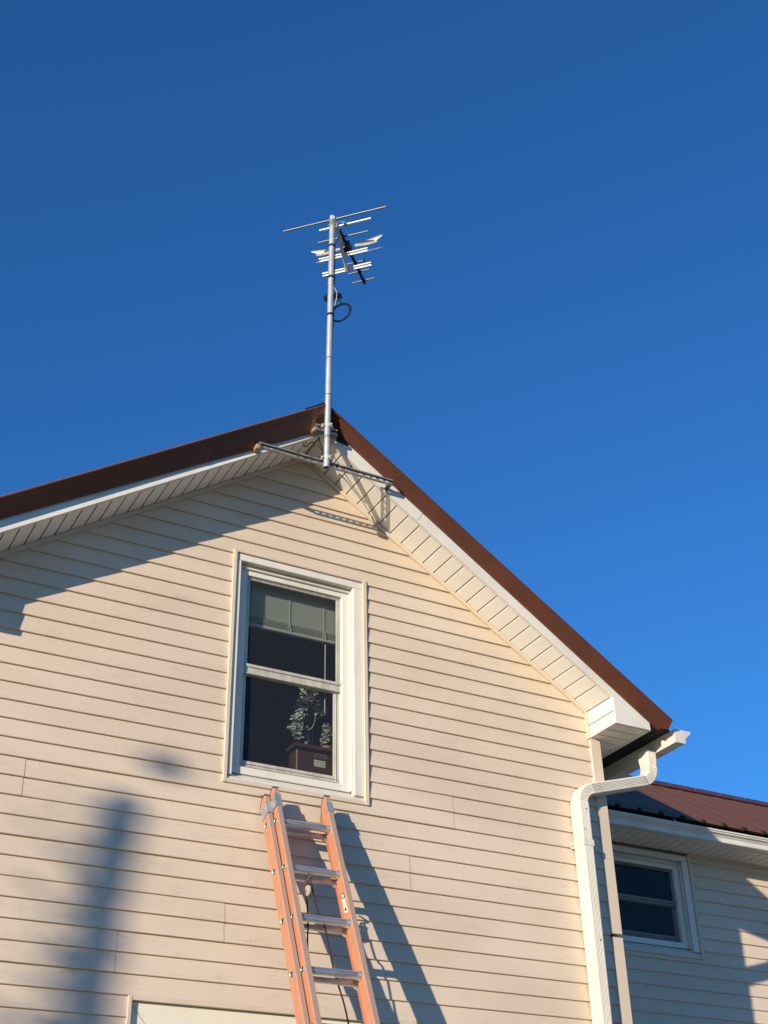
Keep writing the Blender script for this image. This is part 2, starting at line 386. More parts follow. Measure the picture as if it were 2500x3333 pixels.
roof_side(zr_, XR, SR, 1); roof_side(zl, XL, SL, -1)
mb = MB()                                               # deck under the metal (dark boards), closes the gap over the soffit
for zf, xe in ((zr_, XR - .03), (zl, XL + .03)):
    mb.hexa([(RX, -.29, zf(RX) - .05), (xe, -.29, zf(xe) - .05), (xe, 7.2, zf(xe) - .05), (RX, 7.2, zf(RX) - .05)],
            [(RX, -.29, zf(RX) - .014), (xe, -.29, zf(xe) - .014), (xe, 7.2, zf(xe) - .014), (RX, 7.2, zf(RX) - .014)])
mb.build('roof_deck', M['dark'], house, smooth=0)
mb = MB()                                               # ridge cap
pr = [(-.15, -.098), (-.145, -.083), (-.02, .004), (.0, .022), (.02, .004), (.145, -.088), (.15, -.103)]
mb.strip([(RX + u, -.372, 2.757 + v + .018) for u, v in pr], (0, 7.6, 0)); mb.strip([(RX + u, -.372, 2.757 + v + .006) for u, v in pr], (0, 7.6, 0))
mb.build('ridge_cap', M['brown'], house, smooth=20)
mb = MB()                                               # loose foam closure sticking out under the cap
for (x, y, z, q) in ((.115, -.36, 2.705, .012), (.10, -.345, 2.72, .010), (.14, -.35, 2.688, .010), (.165, -.355, 2.668, .007)):
    mb.mesh([(x - q, y, z - q * .6), (x + q * 1.2, y, z - q * 1.2), (x + q, y + .03, z + q * .5), (x, y + .01, z + q * 2.2), (x - q * .6, y + .03, z + q)],
            [(0, 1, 3), (1, 2, 3), (2, 4, 3), (4, 0, 3), (0, 4, 2, 1)])
mb.build('ridge_closure', M['sticker'], house, smooth=0)
# rake trims (formed brown metal): bottom hooks behind at the fascia, slants out to the roof edge
def trim_profile(hb, ht):    # list of (y, h)
    return [(-.296, hb + .03), (-.300, hb), (-.3165, hb - .001), (-.322, hb + .004), (-.352, hb + (ht - hb) * .42), (-.380, hb + (ht - hb) * .70),
            (-.396, hb + (ht - hb) * .88), (-.404, ht - .004), (-.404, ht + .001), (-.385, ht + .003)]
def rake(s, x_top, x_bot, xe, hbf, ztop, kink=None):
    mb = MB(); cols = []
    xs = [0, .015, .03, .05, .08, .12, .2, .4, .7, 1, 1.3, 1.6, 1.9, 2.2]
    prof0 = trim_profile(0, 1)
    grid = []
    for j in range(len(xs) + 1):
        col = []
        for i in range(len(prof0)):
            t = i / (len(prof0) - 1)
            w_ = max(0.0, min(1.0, (prof0[i][1]) if False else t))
            xstart = x_bot + (x_top - x_bot) * (1 - (1 - w_) ** 1.6) if j == 0 else None
            x = xstart if j == 0 else (xs[j] if j < len(xs) else xe)
            if j > 0 and j < len(xs): x = max(x_bot, x_top) + .02 + (xe - max(x_bot, x_top) - .04) * (xs[j] / 2.3)
            if j == len(xs): x = xe - (.05 if i < 4 else 0)
            zt = ztop(s * x); zs = ZR - SL * x; ht = (zt - zs) / HN; hb = hbf(x)
            y, h = trim_profile(hb, ht)[i]
            if kink and j < 5: y += kink[j] * (1 - t)
            col.append((s * x, y, zs + h * HN))
        grid.append(col)
    k = len(prof0); vs = [v for c in grid for v in c]
    fs = [(a * k + i, a * k + i + 1, (a + 1) * k + i + 1, (a + 1) * k + i) for a in range(len(grid) - 1) for i in range(k - 1)]
    mb.mesh(vs, fs)
    o = mb.build('rake_trim', M['brown'], house, smooth=25)
    for i in range(9):                                   # screws along the bottom lip
        x = .40 + i * .32 if s > 0 else .55 + i * .42
        if x > xe - .08 or s < 0: continue
        zs = ZR - SL * x; h = hbf(x) + .012
        p = Vector((s * x, -.325, zs + h * HN)); sb = MB(); sb.tube([p, p + Vector((0, -.007, -.004))], .006, 6); sb.build('screw', M['brown'], o)
rake(1, .068, .150, 2.512, lambda x: .0885 - .0215 * x, zr_)
rake(-1, .012, .03, 2.56, lambda x: .024 + .0235 * x, zl, kink=[-.03, -.02, -.03, -.004, 0])
mb = MB()                                               # lapped joint on the left trim
for k in range(2):
    x = .775 + .020 * k
    for (y, h) in trim_profile(.024 + .0235 * x, (zl(-x) - (ZR - SL * x)) / HN)[1:]: mb.v.append(Vector((-x, y - .0015, ZR - SL * x + (h - .001) * HN)))
mb.f += [(i, i + 1, 9 + i + 1, 9 + i) for i in range(8)]
mb.build('trim_joint', M['brown'], house, smooth=0)
mb = MB(); q = Vector((1, 0, -SL)).normalized(); mb.obox((.69, -.2995, ZR - SL * .69), q * .0022, (0, .002, 0), Vector((SL, 0, 1)).normalized() * .075); mb.build('fascia_joint', M['gap'], house, smooth=0)
mb = MB()                                               # dark felt showing in the open peak between the two trims
mb.prism([(-.10, -.3015, 2.60), (.0, -.3015, 2.60), (.135, -.3015, 2.555), (.19, -.3015, 2.55), (.075, -.3015, 2.69), (-.014, -.3015, 2.74)], (0, .005, 0))
mb.build('ridge_board', M['dark'], house, smooth=0)
# ---- gutters
def kgutter(mb, prof, d, lid=True): mb.prism(prof, d)
def k_profile(x0, z0, wb, wt, h, flip=1):    # closed thin profile (back, bottom, ogee, lip), in (u,z)
    out = [(0, h), (0, 0), (wb, 0), (wb + .004, .006), (wb + .006, .035), (wb + (wt - wb) * .45, .055), (wt - .012, h - .022), (wt - .010, h - .012), (wt, h - .010), (wt, h + .001), (wt - .016, h + .001)]
    inn = [(wt - .016, h - .002), (wt - .004, h - .003), (wt - .004, h - .007), (wt - .014, h - .010), (wt - .016, h - .022), (wb + (wt - wb) * .45 - .004, .058), (wb + .002, .037), (wb, .004), (.003, .004), (.003, h)]
    return [(x0 + flip * u, z0 + v) for u, v in out + inn]
GX, GZ = 2.578, .915
mb = MB(); pr = k_profile(GX, GZ, .079, .137, .092)
mb.prism([(x, -.329, z) for x, z in pr], (0, 1.72, 0))
outer = k_profile(GX, GZ, .079, .137, .092)[:11]
mb.prism([(x, -.3315, z) for x, z in outer], (0, .0022, 0))
gut = mb.build('gutter', M['gutter'], house, smooth=25)
mb = MB(); pr = k_profile(-GX, GZ, .079, .137, .092, -1); mb.prism([(x, -.329, z) for x, z in pr], (0, 7.5, 0)); mb.prism([(x, -.3315, z) for x, z in pr[:11]], (0, .0022, 0))
mb.build('gutter', M['gutter'], house, smooth=25)
mb = MB(); mb.box(2.4125, 2.5765, -.288, 1.30, 1.004, 1.016); mb.build('eave_board', M['dark'], house)
mb = MB(); mb.box(-2.5765, -2.4125, -.288, 7.2, 1.004, 1.016); mb.build('eave_board', M['dark'], house)
# ---- downspout: ribbed 3x4 pipe, two elbows
def ds_prof(wx, wy, ribs=6, side='v'):
    a, b = wx / 2, wy / 2; p = []
    # order: back-left -> front-left -> front-right -> back-right ; front at v=-b
    p += [(-a, b), (-a - .000, 0), (-a, -b + .010), (-a + .003, -b + .003), (-a + .010, -b)]
    w_ = wx - .024
    for i in range(ribs):
        x0 = -a + .012 + w_ * i / ribs; x1 = x0 + w_ / ribs
        p += [(x0 + .001, -b), (x0 + .0030, -b + .005), (x1 - .0042, -b + .005), (x1 - .0022, -b)]
    p += [(a - .010, -b), (a - .003, -b + .003), (a, -b + .010), (a, b)]
    return p
PR = ds_prof(.074, .102, 5)
def arc(c, r, a0, a1, n): return [(c[0] + r * math.cos(a0 + (a1 - a0) * i / n), c[1] + r * math.sin(a0 + (a1 - a0) * i / n)) for i in range(n + 1)]
YD = -.068
xo, xd = 2.546, 1.940        # outlet and wall run centre lines
# centreline in xz: down from outlet, elbow left, sloped run, elbow down
ang = math.radians(196)      # direction of the sloping run (pointing left, slightly down)
dirr = Vector((math.cos(ang), math.sin(ang)))
def path():
    r1 = .115; p = []
    c1 = (xo - r1, .818); a1 = 0; ta = ang - math.pi * 1.5   # turn angle from straight down (270) towards 196
    pts1 = [(c1[0] + r1 * math.cos(t), c1[1] + r1 * math.sin(t)) for t in [(ang - math.radians(270)) * i / 8 for i in range(9)]]
    e1 = pts1[-1]
    r2 = .105
    # second elbow: from dirr back to straight down, ends at x = xd
    off = r2 * (1 - math.cos(math.radians(270) - ang))
    L = (e1[0] - (xd + off)) / -dirr.x
    s2 = (e1[0] + dirr.x * L, e1[1] + dirr.y * L)
    nrm = (-dirr.y, dirr.x)   # left normal of the run = towards down when heading left
    c2 = (s2[0] + nrm[0] * r2, s2[1] + nrm[1] * r2)
    a0 = math.atan2(s2[1] - c2[1], s2[0] - c2[0])
    pts2 = [(c2[0] + r2 * math.cos(a0 + (math.radians(270) - ang) * i / 9), c2[1] + r2 * math.sin(a0 + (math.radians(270) - ang) * i / 9)) for i in range(10)]
    return pts1, pts2
P1, P2 = path()
def frames(pts, y, crimp=False, first=None, last=None, sc_=1.0):
    fr = []; n = len(pts)
    for i, (x, z) in enumerate(pts):
        if i == 0 and first is not None: t = Vector((first[0], 0, first[1]))
        elif i == n - 1 and last is not None: t = Vector((last[0], 0, last[1]))
        else:
            q0, q1 = pts[max(0, i - 1)], pts[min(n - 1, i + 1)]; t = Vector((q1[0] - q0[0], 0, q1[1] - q0[1]))
        t.normalize(); a = Vector((-t.z, 0, t.x))
        k = sc_ * (1.0 if not crimp or i % 2 == 0 or i in (0, n - 1) else .90)
        fr.append(((x, y, z), a * k, Vector((0, 1, 0)) * k))
    return fr
def densify(pts):             # add crimp rings
    o = []
    for (a, b) in zip(pts, pts[1:]): o += [a, ((a[0] + b[0]) / 2, (a[1] + b[1]) / 2)]
    return o + [pts[-1]]
mb = MB()
mb.sweep(PR, frames([P2[-1], (xd, -.36)], YD, sc_=1.0)); mb.sweep(PR, frames([(xd, -.34), (xd, FND)], YD, sc_=.985))
mb.sweep(PR, frames([(P1[-1][0] + dirr.x * .01, P1[-1][1] + dirr.y * .01), (P2[0][0] - dirr.x * .01, P2[0][1] - dirr.y * .01)], YD, sc_=.975))
down = mb.build('downspout', M['gutter'], house, smooth=30)
mb = MB()
mb.sweep(PR, frames([(xo, .93), (xo, .872)], YD)); mb.sweep(PR, frames([(xo, .872)] + densify(P1), YD, crimp=True, first=(0, -1), last=tuple(dirr)))
mb.sweep(PR, frames([P1[-1], (P1[-1][0] + dirr.x * .035, P1[-1][1] + dirr.y * .035)], YD, first=tuple(dirr)))
mb.build('elbow', M['gutter'], down, smooth=30)
mb = MB()
mb.sweep(PR, frames([(P2[0][0] - dirr.x * .07, P2[0][1] - dirr.y * .07), P2[0]], YD, sc_=1.01)); mb.sweep(PR, frames(densify(P2) , YD, crimp=True, first=tuple(dirr), last=(0, -1), sc_=1.01))
mb.sweep(PR, frames([P2[-1], (xd, P2[-1][1] - .07)], YD, sc_=1.012))
mb.build('elbow', M['gutter'], down, smooth=30)
mb = MB()
zs0, zs1 = .196, .236
mb.box(xd - .0395, xd + .0395, YD - .0535, YD - .051, zs0, zs1); mb.box(xd - .0395, xd - .037, YD - .051, -.012, zs0, zs1); mb.box(xd + .037, xd + .0395, YD - .051, -.012, zs0, zs1)
mb.box(xd - .066, xd - .0395, -.017, -.0145, zs0, zs1); mb.box(xd + .0395, xd + .06, -.017, -.0145, zs0, zs1)
mb.build('strap', M['gutter'], down, bevel=.0008)
for (x, y, z) in ((xd - .055, -.017, .216), (xd + .004, YD - .0505, P2[-1][1] - .045), (xd + .006, YD - .050, -.375), (xd - .02, YD - .050, .30)):
    mb = MB(); mb.tube([(x, y, z), (x, y - .005, z)], .0045, 8); mb.build('screw', M['strut'], down)

# ============================================================ windows
def window(xl, xr, zb, zt, y, meet, parent, sash='sash'):
    ci = dict(l=xl + .057, r=xr - .091, t=zt - .064, b=zb + .085)       # casing inner
    fi = dict(l=xl + .116, r=xr - .147, t=zt - .130, b=zb + .128)       # frame inner
    gi = dict(l=xl + .146, r=xr - .180, t=zt - .150, b=zb + .180)       # glass
    def ring(mb, o, i, y0, y1, miter=False):
        mb.box(o['l'], i['l'], y0, y1, o['b'], o['t']); mb.box(i['r'], o['r'], y0, y1, o['b'], o['t'])
        mb.box(i['l'], i['r'], y0, y1, i['t'], o['t']); mb.box(i['l'], i['r'], y0, y1, o['b'], i['b'])
    mb = MB(); J = dict(l=xl, r=xr, t=zt, b=zb); Ji = dict(l=xl + .024, r=xr - .028, t=zt - .017, b=zb + .024)
    mb.box(J['l'], Ji['l'], y - .024, y + .004, J['b'], J['t']); mb.box(Ji['r'], J['r'], y - .024, y + .004, J['b'], J['t'])
    mb.box(Ji['l'], Ji['r'], y - .022, y + .004, Ji['t'], J['t']); mb.box(Ji['l'], Ji['r'], y - .022, y + .004, J['b'], Ji['b'])
    win = MB()
    # casing: side boards run up under the head board
    co = dict(l=Ji['l'], r=Ji['r'], t=Ji['t'], b=Ji['b'])
    win.box(co['l'], ci['l'], y - .010, y + .034, co['b'] + .03, ci['t'] - .002); win.box(ci['r'], co['r'], y - .010, y + .034, co['b'] + .03, ci['t'] - .002)
    win.box(co['l'], co['r'], y - .008, y + .034, ci['t'], co['t'])
    o = win.build('window', M['window'], parent, bevel=.0025)
    mb.build('siding_channel', M['trim'], o, bevel=.0025)
    mb = MB()                                                         # sloping sill
    mb.prism([(co['l'], y - .010, co['b'] + .001), (co['l'], y - .012, co['b'] + .012), (co['l'], y + .05, ci['b'] - .002), (co['l'], y + .05, co['b'] + .001)], (co['r'] - co['l'], 0, 0))
    mb.build('sill', M['window'], o, bevel=.002)
    mb = MB()
    fo = dict(l=ci['l'], r=ci['r'], t=ci['t'], b=ci['b'])
    f1 = dict(l=ci['l'], r=ci['r'] , t=ci['t'] - .030, b=ci['b'])
    mb.box(ci['l'], ci['r'], y + .034, y + .09, ci['t'] - .020, ci['t']); mb.box(ci['l'], ci['r'], y + .020, y + .09, ci['t'] - .032, ci['t'] - .0265)
    ring(mb, dict(l=ci['l'], r=ci['r'], t=ci['t'] - .0322, b=ci['b']), fi, y + .036, y + .10)
    mb.box(ci['r'] - .012, ci['r'], y + .010, y + .0358, ci['b'], ci['t'] - .033)      # stop bead on the lit jamb
    mb.box(fi['l'] - .003, fi['l'] + .006, y + .044, y + .10, fi['b'] + .001, fi['t'] - .001); mb.box(fi['r'] - .006, fi['r'] + .003, y + .044, y + .10, fi['b'] + .001, fi['t'] - .001)
    mb.build('frame', M['window'], o, bevel=.0018)
    # storm sashes: upper outside, lower behind it
    mb = MB(); mr0, mr1 = meet
    sa = dict(l=fi['l'] + .006, r=fi['r'] - .006, t=fi['t'] - .001, b=mr0); sg = dict(l=gi['l'], r=gi['r'], t=gi['t'], b=mr1)
    ring(mb, sa, sg, y + .052, y + .066)
    for q, yy in ((.006, .0475), (.013, .050)):                       # thin lips on the rails
        mb.box(sa['l'] + .001, sa['r'] - .001, y + yy, y + .0519, sa['t'] - q - .004, sa['t'] - q)
    mb.box(sa['l'] - .004, sa['r'] + .004, y + .044, y + .0519, mr1 - .020, mr1 - .002)       # meeting rail hook
    mb.box(sa['l'] - .002, sa['r'] + .002, y + .047, y + .0519, mr0 + .002, mr0 + .010)
    us = mb.build('upper_sash', M[sash], o, bevel=.0015)
    mb = MB(); mb.box(sg['l'] - .004, sg['r'] + .004, y + .058, y + .061, sg['b'] - .004, sg['t'] + .004); mb.build('pane', M['glass'], o, smooth=0)
    mb = MB(); sb = dict(l=fi['l'] + .006, r=fi['r'] - .006, t=mr1 - .004, b=fi['b'] + .001); sg2 = dict(l=gi['l'] + .004, r=gi['r'] - .010, t=mr0 - .004, b=gi['b'])
    ring(mb, sb, sg2, y + .068, y + .084)
    mb.box(sb['l'] + .03, sb['r'], y + .060, y + .0679, sb['b'] + .012, sb['b'] + .018); mb.box(sb['l'] + .03, sb['r'], y + .062, y + .0679, sb['b'] + .030, sb['b'] + .034)
    mb.box(sg2['r'] + .012, sg2['r'] + .016, y + .062, y + .0679, sb['b'], mr0 - .004)
    mb.build('lower_sash', M[sash], o, bevel=.0015)
    mb = MB(); mb.box(sg2['l'] - .004, sg2['r'] + .004, y + .074, y + .077, sg2['b'] - .004, sg2['t'] + .004); mb.build('pane', M['glass'], o, smooth=0)
    return o
window(*WIN[:2], WIN[2], WIN[3], 0.0, (.966, 1.032), house)
# dark rooms behind the windows
mb = MB()
def room(mb, x0, x1, y0, y1, z0, z1, hx0, hx1, hz0, hz1):
    mb.poly([(x0, y1, z0), (x1, y1, z0), (x1, y1, z1), (x0, y1, z1)]); mb.poly([(x0, y0, z0), (x1, y0, z0), (x1, y1, z0), (x0, y1, z0)])
    mb.poly([(x0, y0, z1), (x1, y0, z1), (x1, y1, z1), (x0, y1, z1)]); mb.poly([(x0, y0, z0), (x0, y1, z0), (x0, y1, z1), (x0, y0, z1)])
    mb.poly([(x1, y0, z0), (x1, y1, z0), (x1, y1, z1), (x1, y0, z1)])
    mb.poly([(x0, y0, z0), (hx0, y0, z0), (hx0, y0, z1), (x0, y0, z1)]); mb.poly([(hx1, y0, z0), (x1, y0, z0), (x1, y0, z1), (hx1, y0, z1)])
    mb.poly([(hx0, y0, z0), (hx1, y0, z0), (hx1, y0, hz0), (hx0, y0, hz0)]); mb.poly([(hx0, y0, hz1), (hx1, y0, hz1), (hx1, y0, z1), (hx0, y0, z1)])
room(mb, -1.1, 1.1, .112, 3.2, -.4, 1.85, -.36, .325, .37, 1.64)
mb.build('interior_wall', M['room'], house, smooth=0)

# ---- cream panel below the window (only its top is in view)
mb = MB(); mb.box(-.893, -.873, -.022, .006, -2.37, -.914); mb.box(.873, .893, -.022, .006, -2.37, -.914); mb.box(-.873, .873, -.020, .006, -.936, -.914); mb.box(-.873, .873, -.020, .006, -2.37, -2.345)
pf = mb.build('panel_frame', M['trim'], house, bevel=.002)
mb = MB(); mb.box(-.8725, .8725, .006, .03, -2.3445, -.9365); mb.build('panel', M['panel'], house, bevel=.002)
mb = MB(); mb.tube([(-.862, .0045, -.956), (-.80, .0045, -1.03), (-.70, .004, -1.10)], .0012, 6); mb.tube([(-.838, .006, -.985), (-.838, .001, -.985)], .003, 6)
mb.build('panel_wire', M['gap'], pf)

# ============================================================ wing
D = 1.62; ZS = .965; WO = -.0165
mb = MB(); siding(mb, (0, D, 0), (1, 0, 0), (0, -1, 0), FND, ZS - .006, lambda z: (2.2, 8.0), [(3.405, 4.271, .135, .960)], [(5.0, (3, 4)), (4.4, (-6, -5))], zoff=WO)
mb.build('wall', M['siding'], house, smooth=20)
mb = MB(); mb.poly([(2.2, D + .012, FND), (8, D + .012, FND), (8, D + .012, .13), (2.2, D + .012, .13)]); mb.poly([(4.275, D + .012, .13), (8, D + .012, .13), (8, D + .012, ZS), (4.275, D + .012, ZS)]); mb.poly([(2.2, D + .012, .13), (3.4, D + .012, .13), (3.4, D + .012, ZS), (2.2, D + .012, ZS)])
mb.build('sheathing', M['dark'], house, smooth=0)
mb = MB(); siding(mb, (8.0, D, 0), (0, 1, 0), (1, 0, 0), FND, 1.95, lambda z: (max(.0, (z - 1.0) / .69), 1.66 - max(.0, (z - 1.0) / .69)), zoff=WO); mb.build('wall', M['siding'], house, smooth=20)
mb = MB(); mb.box(2.2, 8.0, D - .022, D - .001, ZS - .020, ZS - .001); mb.build('soffit_trim', M['trim'], house, bevel=.002)
mb = MB(); gp = MB(); x = 2.25
x = 3.406 - .0966 * 12
while x < 8.05:
    mb.box(x + .0045, x + .0921, 1.342, D - .012, ZS, ZS + .007); x += .0966
gp.box(2.2, 8.05, 1.335, D, ZS + .0066, ZS + .012)
o = mb.build('soffit', M['soffit'], house, bevel=.0015); gp.build('soffit_backing', M['gap'], o, smooth=0)
mb = MB(); mb.box(2.25, 8.05, 1.328, 1.3415, ZS - .004, ZS + .12); mb.build('fascia', M['white'], house, bevel=.002)
mb = MB(); pr = k_profile(1.327, ZS + .001, .068, .122, .082, -1); mb.prism([(2.45, y, z) for y, z in pr], (5.6, 0, 0)); g2 = mb.build('gutter', M['white'], house, smooth=25)
window(3.38, 4.295, .118, .962, D, (.528, .574), house, 'sashdark')
mb = MB(); room(mb, 2.9, 4.6, D + .112, D + 1.7, -.4, 1.0, 3.46, 4.165, .24, .85); mb.build('interior_wall', M['room'], house, smooth=0)
# wing roof: ribbed metal, valley against the main roof
YE, ZE, WS = 1.205, 1.085, .69; YR = 2.45; ZRg = ZE + WS * (YR - YE)
n = Vector((0, -WS, 1)).normalized(); mb = MB()
pts = []; x = 2.55; xs0 = []
x = 4.355 - .2125 * 14
while x < 8.1:
    pts += [(x - .026, 0), (x - .008, .003), (x + .008, .003), (x + .026, 0)]
    x += .2125
ve, vr = 2.62, 1.25
def valley(y): return ve + (vr - ve) * (y - YE) / (YR - YE)
ra, rb = [], []
for (x, h) in pts:
    ya = YE if x >= ve else min(YR, YE + (x - ve) / (vr - ve) * (YR - YE))
    if x < vr + .02: continue
    ra.append(Vector((x, ya, ZE + WS * (ya - YE))) + n * h); rb.append(Vector((x, YR, ZRg)) + n * h)
k = len(ra); mb.mesh(ra + rb, [(i, i + 1, k + i + 1, k + i) for i in range(k - 1)])
for i in range(-9, 18):                                  # rib ends and closures along the eave
    x = 4.355 + .2125 * i
    if 2.7 < x < 6: eb = MB(); eb.obox((x - .014, YE - .004, ZE - .006), (.028 + .006 * math.sin(i * 2.3), 0, 0), (0, .03, .0207), n * .022); eb.build('rib_closure', M['dark'], house, smooth=0)
mb.mesh([v - n * .010 for v in ra] + [v - n * .010 for v in rb], [(i, i + 1, k + i + 1, k + i) for i in range(k - 1)])
wr = mb.build('roof', M['roofred'], house, smooth=20)
mb = MB(); mb.poly([(1.2, YR, ZRg), (8.1, YR, ZRg), (8.1, 3.75, ZE), (2.6, 3.75, ZE)]); mb.build('roof', M['roofred'], house, smooth=0)
mb = MB(); mb.strip([(1.3, YR - .105, ZRg - .058), (1.3, YR - .10, ZRg - .044), (1.3, YR - .012, ZRg + .028), (1.3, YR + .012, ZRg + .028), (1.3, YR + .1, ZRg - .044)], (6.85, 0, 0)); mb.build('ridge_cap', M['brown'], house, smooth=20)
for i in range(9):
    x = 4.355 + .2125 * (i - 5)
    for f in (.12, .42, .72):
        y = YE + (YR - YE) * f; p = Vector((x + .045, y, ZE + WS * (y - YE))) + n * .001; mb = MB(); mb.tube([p, p + n * .006], .0055, 6); mb.build('screw', M['roofred'], wr)
for i in range(8):
    p = Vector((4.30 + .30 * i, YR - .06, ZRg - .014)) + n * .004; mb = MB(); mb.tube([p, p + n * .006], .005, 6); mb.build('screw', M['strut'], wr)
mb = MB()                                                # loose cream strap on the wing gutter
mb.tube([(3.86, 1.215, 1.045), (3.855, 1.222, 1.075), (3.84, 1.245, 1.10)], .004, 6); mb.build('gutter_strap', M['white'], g2)

# ============================================================ things in the window
bl = thing('window_blind', 'pale mini blind half raised behind the upper pane', 'blind', (-.01, .15, 1.30))
mb = MB(); z = 1.635; i = 0
while z > 1.405:
    mb.mesh([(-.35, .152, z - .0118), (.318, .152, z - .0118), (.318, .142, z - .002), (-.35, .142, z - .002), (.318, .136, z + .0115), (-.35, .136, z + .0115)], [(0, 1, 2, 3), (3, 2, 4, 5)]); z -= .0215
mb.build('slats', M['slat'], bl, smooth=40)
mb = MB()
for i in range(11):
    z = 1.402 - i * .0042; y = .132 + random.uniform(-.0015, .0015)
    mb.box(-.35 + random.uniform(0, .003), .318, y, .158, z - .0012, z)
mb.build('slat_stack', M['slat'], bl)
mb = MB(); mb.box(-.352, .32, .129, .160, 1.334, 1.355); mb.build('bottom_rail', M['slat'], bl, bevel=.004)
for cx in (-.012, .226):
    mb = MB(); zz = [1.62 - .016 * i for i in range(15)]
    mb.tube([(cx + .002 * math.sin(i * 1.9), .131, z) for i, z in enumerate(zz)], .0022, 6)
    for i in range(9):                                   # gathered knot of cord
        a = random.uniform(0, 6.28); mb.tube([(cx + .012 * math.cos(a + t) * (1 - .3 * random.random()), .124 - .004 * math.sin(t * 3), 1.375 + .024 * math.sin(a * 2 + t)) for t in (0, .7, 1.4, 2.1)], .0018, 5)
    mb.build('cord', M['slat'], bl)
mb = MB(); mb.tube([(.236, .128, 1.312), (.235, .128, .85)], .0042, 8); mb.build('wand', M['slat'], bl)
cab = thing('wooden_cabinet', 'dark reddish wooden cabinet behind the lower pane, with two stickers', 'cabinet', (.27, .36, -.40))
mb = MB(); mb.box(.085, .60, .20, .58, -.40, .625); mb.build('carcass', M['cab'], cab, bevel=.006)
mb = MB(); mb.box(.055, .63, .165, .60, .6255, .65); mb.build('top', M['cab'], cab, bevel=.008, seg=2)
def squiggles(mb, x0, x1, z0, z1, y, rows, r):
    for k in range(rows):
        zz = z1 - (k + .5) * (z1 - z0) / rows; x = x0
        while x < x1:
            l = random.uniform(.3, 1) * (x1 - x0) * .16; h = (z1 - z0) / rows * random.uniform(.22, .5)
            mb.poly([(x, y, zz - h * .5), (min(x + l, x1), y, zz - h * .5), (min(x + l, x1), y, zz + h * .3), (x, y, zz + h * .4)]); x += l + (x1 - x0) * .03
mb = MB(); mb.box(.201, .276, .1985, .1998, .531, .572); st = mb.build('sticker', M['sticker'], cab)
mb = MB(); squiggles(mb, .206, .271, .535, .569, .1982, 2, 0); mb.build('print', M['inksoft'], st, smooth=0)
mb = MB(); mb.box(.193, .283, .1985, .1998, .588, .590); mb.box(.193, .283, .1985, .1998, .610, .612); mb.box(.281, .283, .1985, .1998, .590, .610); squiggles(mb, .196, .279, .593, .606, .1982, 1, 0); mb.build('sticker', M['inksoft'], cab)
def blossoms(mb, c, r, n, q):
    for _ in range(n):
        while True:
            d = Vector((random.uniform(-1, 1), random.uniform(-1, 1), random.uniform(-1, 1)))
            if d.length < 1: break
        p = Vector(c) + Vector((d.x * r[0], d.y * r[1], d.z * r[2]))
        for _ in range(3):
            a = Vector((random.gauss(0, 1), random.gauss(0, 1), random.gauss(0, 1))).normalized(); b = a.orthogonal().normalized(); s_ = q * random.uniform(.6, 1.3)
            mb.poly([p + b * s_ * .55, p + a * s_ * .7 + b * s_ * .5, p + a * s_ * 1.2, p + a * s_ * .6 - b * s_ * .6, p - b * s_ * .4])
fl = thing('flower_arrangement', 'pale dried flowers trailing from a beaded glass vase on the cabinet', 'flowers', (.20, .30, .65))
mb = MB(); rr = [.026, .028, .034, .040, .036, .028, .030]; zz = [.651, .67, .71, .76, .82, .87, .90]
mb.tube([(.20, .30, z) for z in zz], 0, 16, caps=False, rr=rr); mb.build('vase', M['vase'], fl)
mb = MB()
for c, r, k in (((.14, .26, .90), (.045, .04, .04), 50), ((.115, .25, .84), (.04, .04, .05), 70), ((.10, .25, .775), (.04, .04, .04), 50), ((.115, .25, .725), (.03, .03, .03), 20), ((.265, .26, .93), (.055, .05, .04), 100),
                ((.20, .27, 1.02), (.075, .05, .06), 90), ((.16, .26, .96), (.05, .04, .03), 40)): blossoms(mb, c, r, k, .013)
mb.build('blossom', M['petal'], fl, smooth=0)
mb = MB(); blossoms(mb, (.185, .255, 1.035), (.045, .03, .028), 60, .013); mb.build('blossom', M['pink'], fl, smooth=0)
mb = MB(); blossoms(mb, (.19, .30, .93), (.09, .05, .10), 90, .022); mb.build('leaf', M['leafdry'], fl, smooth=0)
mb = MB()
for i in range(26):
    t = i / 25; p = Vector((.232 - .05 * t * t, .25, .91 - .13 * math.sin(t * 1.5))); mb.tube([p + Vector((0, 0, -.0028)), p, p + Vector((0, 0, .0028))], .003, 6, rr=[.0012, .0032, .0012])
mb.build('bead_string', M['sticker'], fl)
for (x, z) in ((.176, .882), (.174, .845), (.170, .795), (.180, .80), (.176, .700), (.168, .695), (.184, .705), (.178, .69)):
    mb = MB(); mb.tube([(x, .255, z - .006), (x, .255, z), (x, .255, z + .006)], .005, 8, rr=[.002, .0062, .002]); mb.build('bead', M['bar'], fl)
fp = thing('potted_flowers', 'small terracotta pot of pale flowers at the right edge of the lower pane', 'flowers', (.335, .30, .65))
mb = MB(); mb.tube([(.335, .30, .651), (.335, .30, .70), (.335, .30, .71)], 0, 14, rr=[.028, .036, .04]); mb.build('pot', M['orange'], fp)
mb = MB(); blossoms(mb, (.325, .28, .80), (.035, .03, .06), 80, .013); blossoms(mb, (.305, .27, .74), (.03, .03, .03), 25, .012); mb.build('blossom', M['petal'], fp, smooth=0)

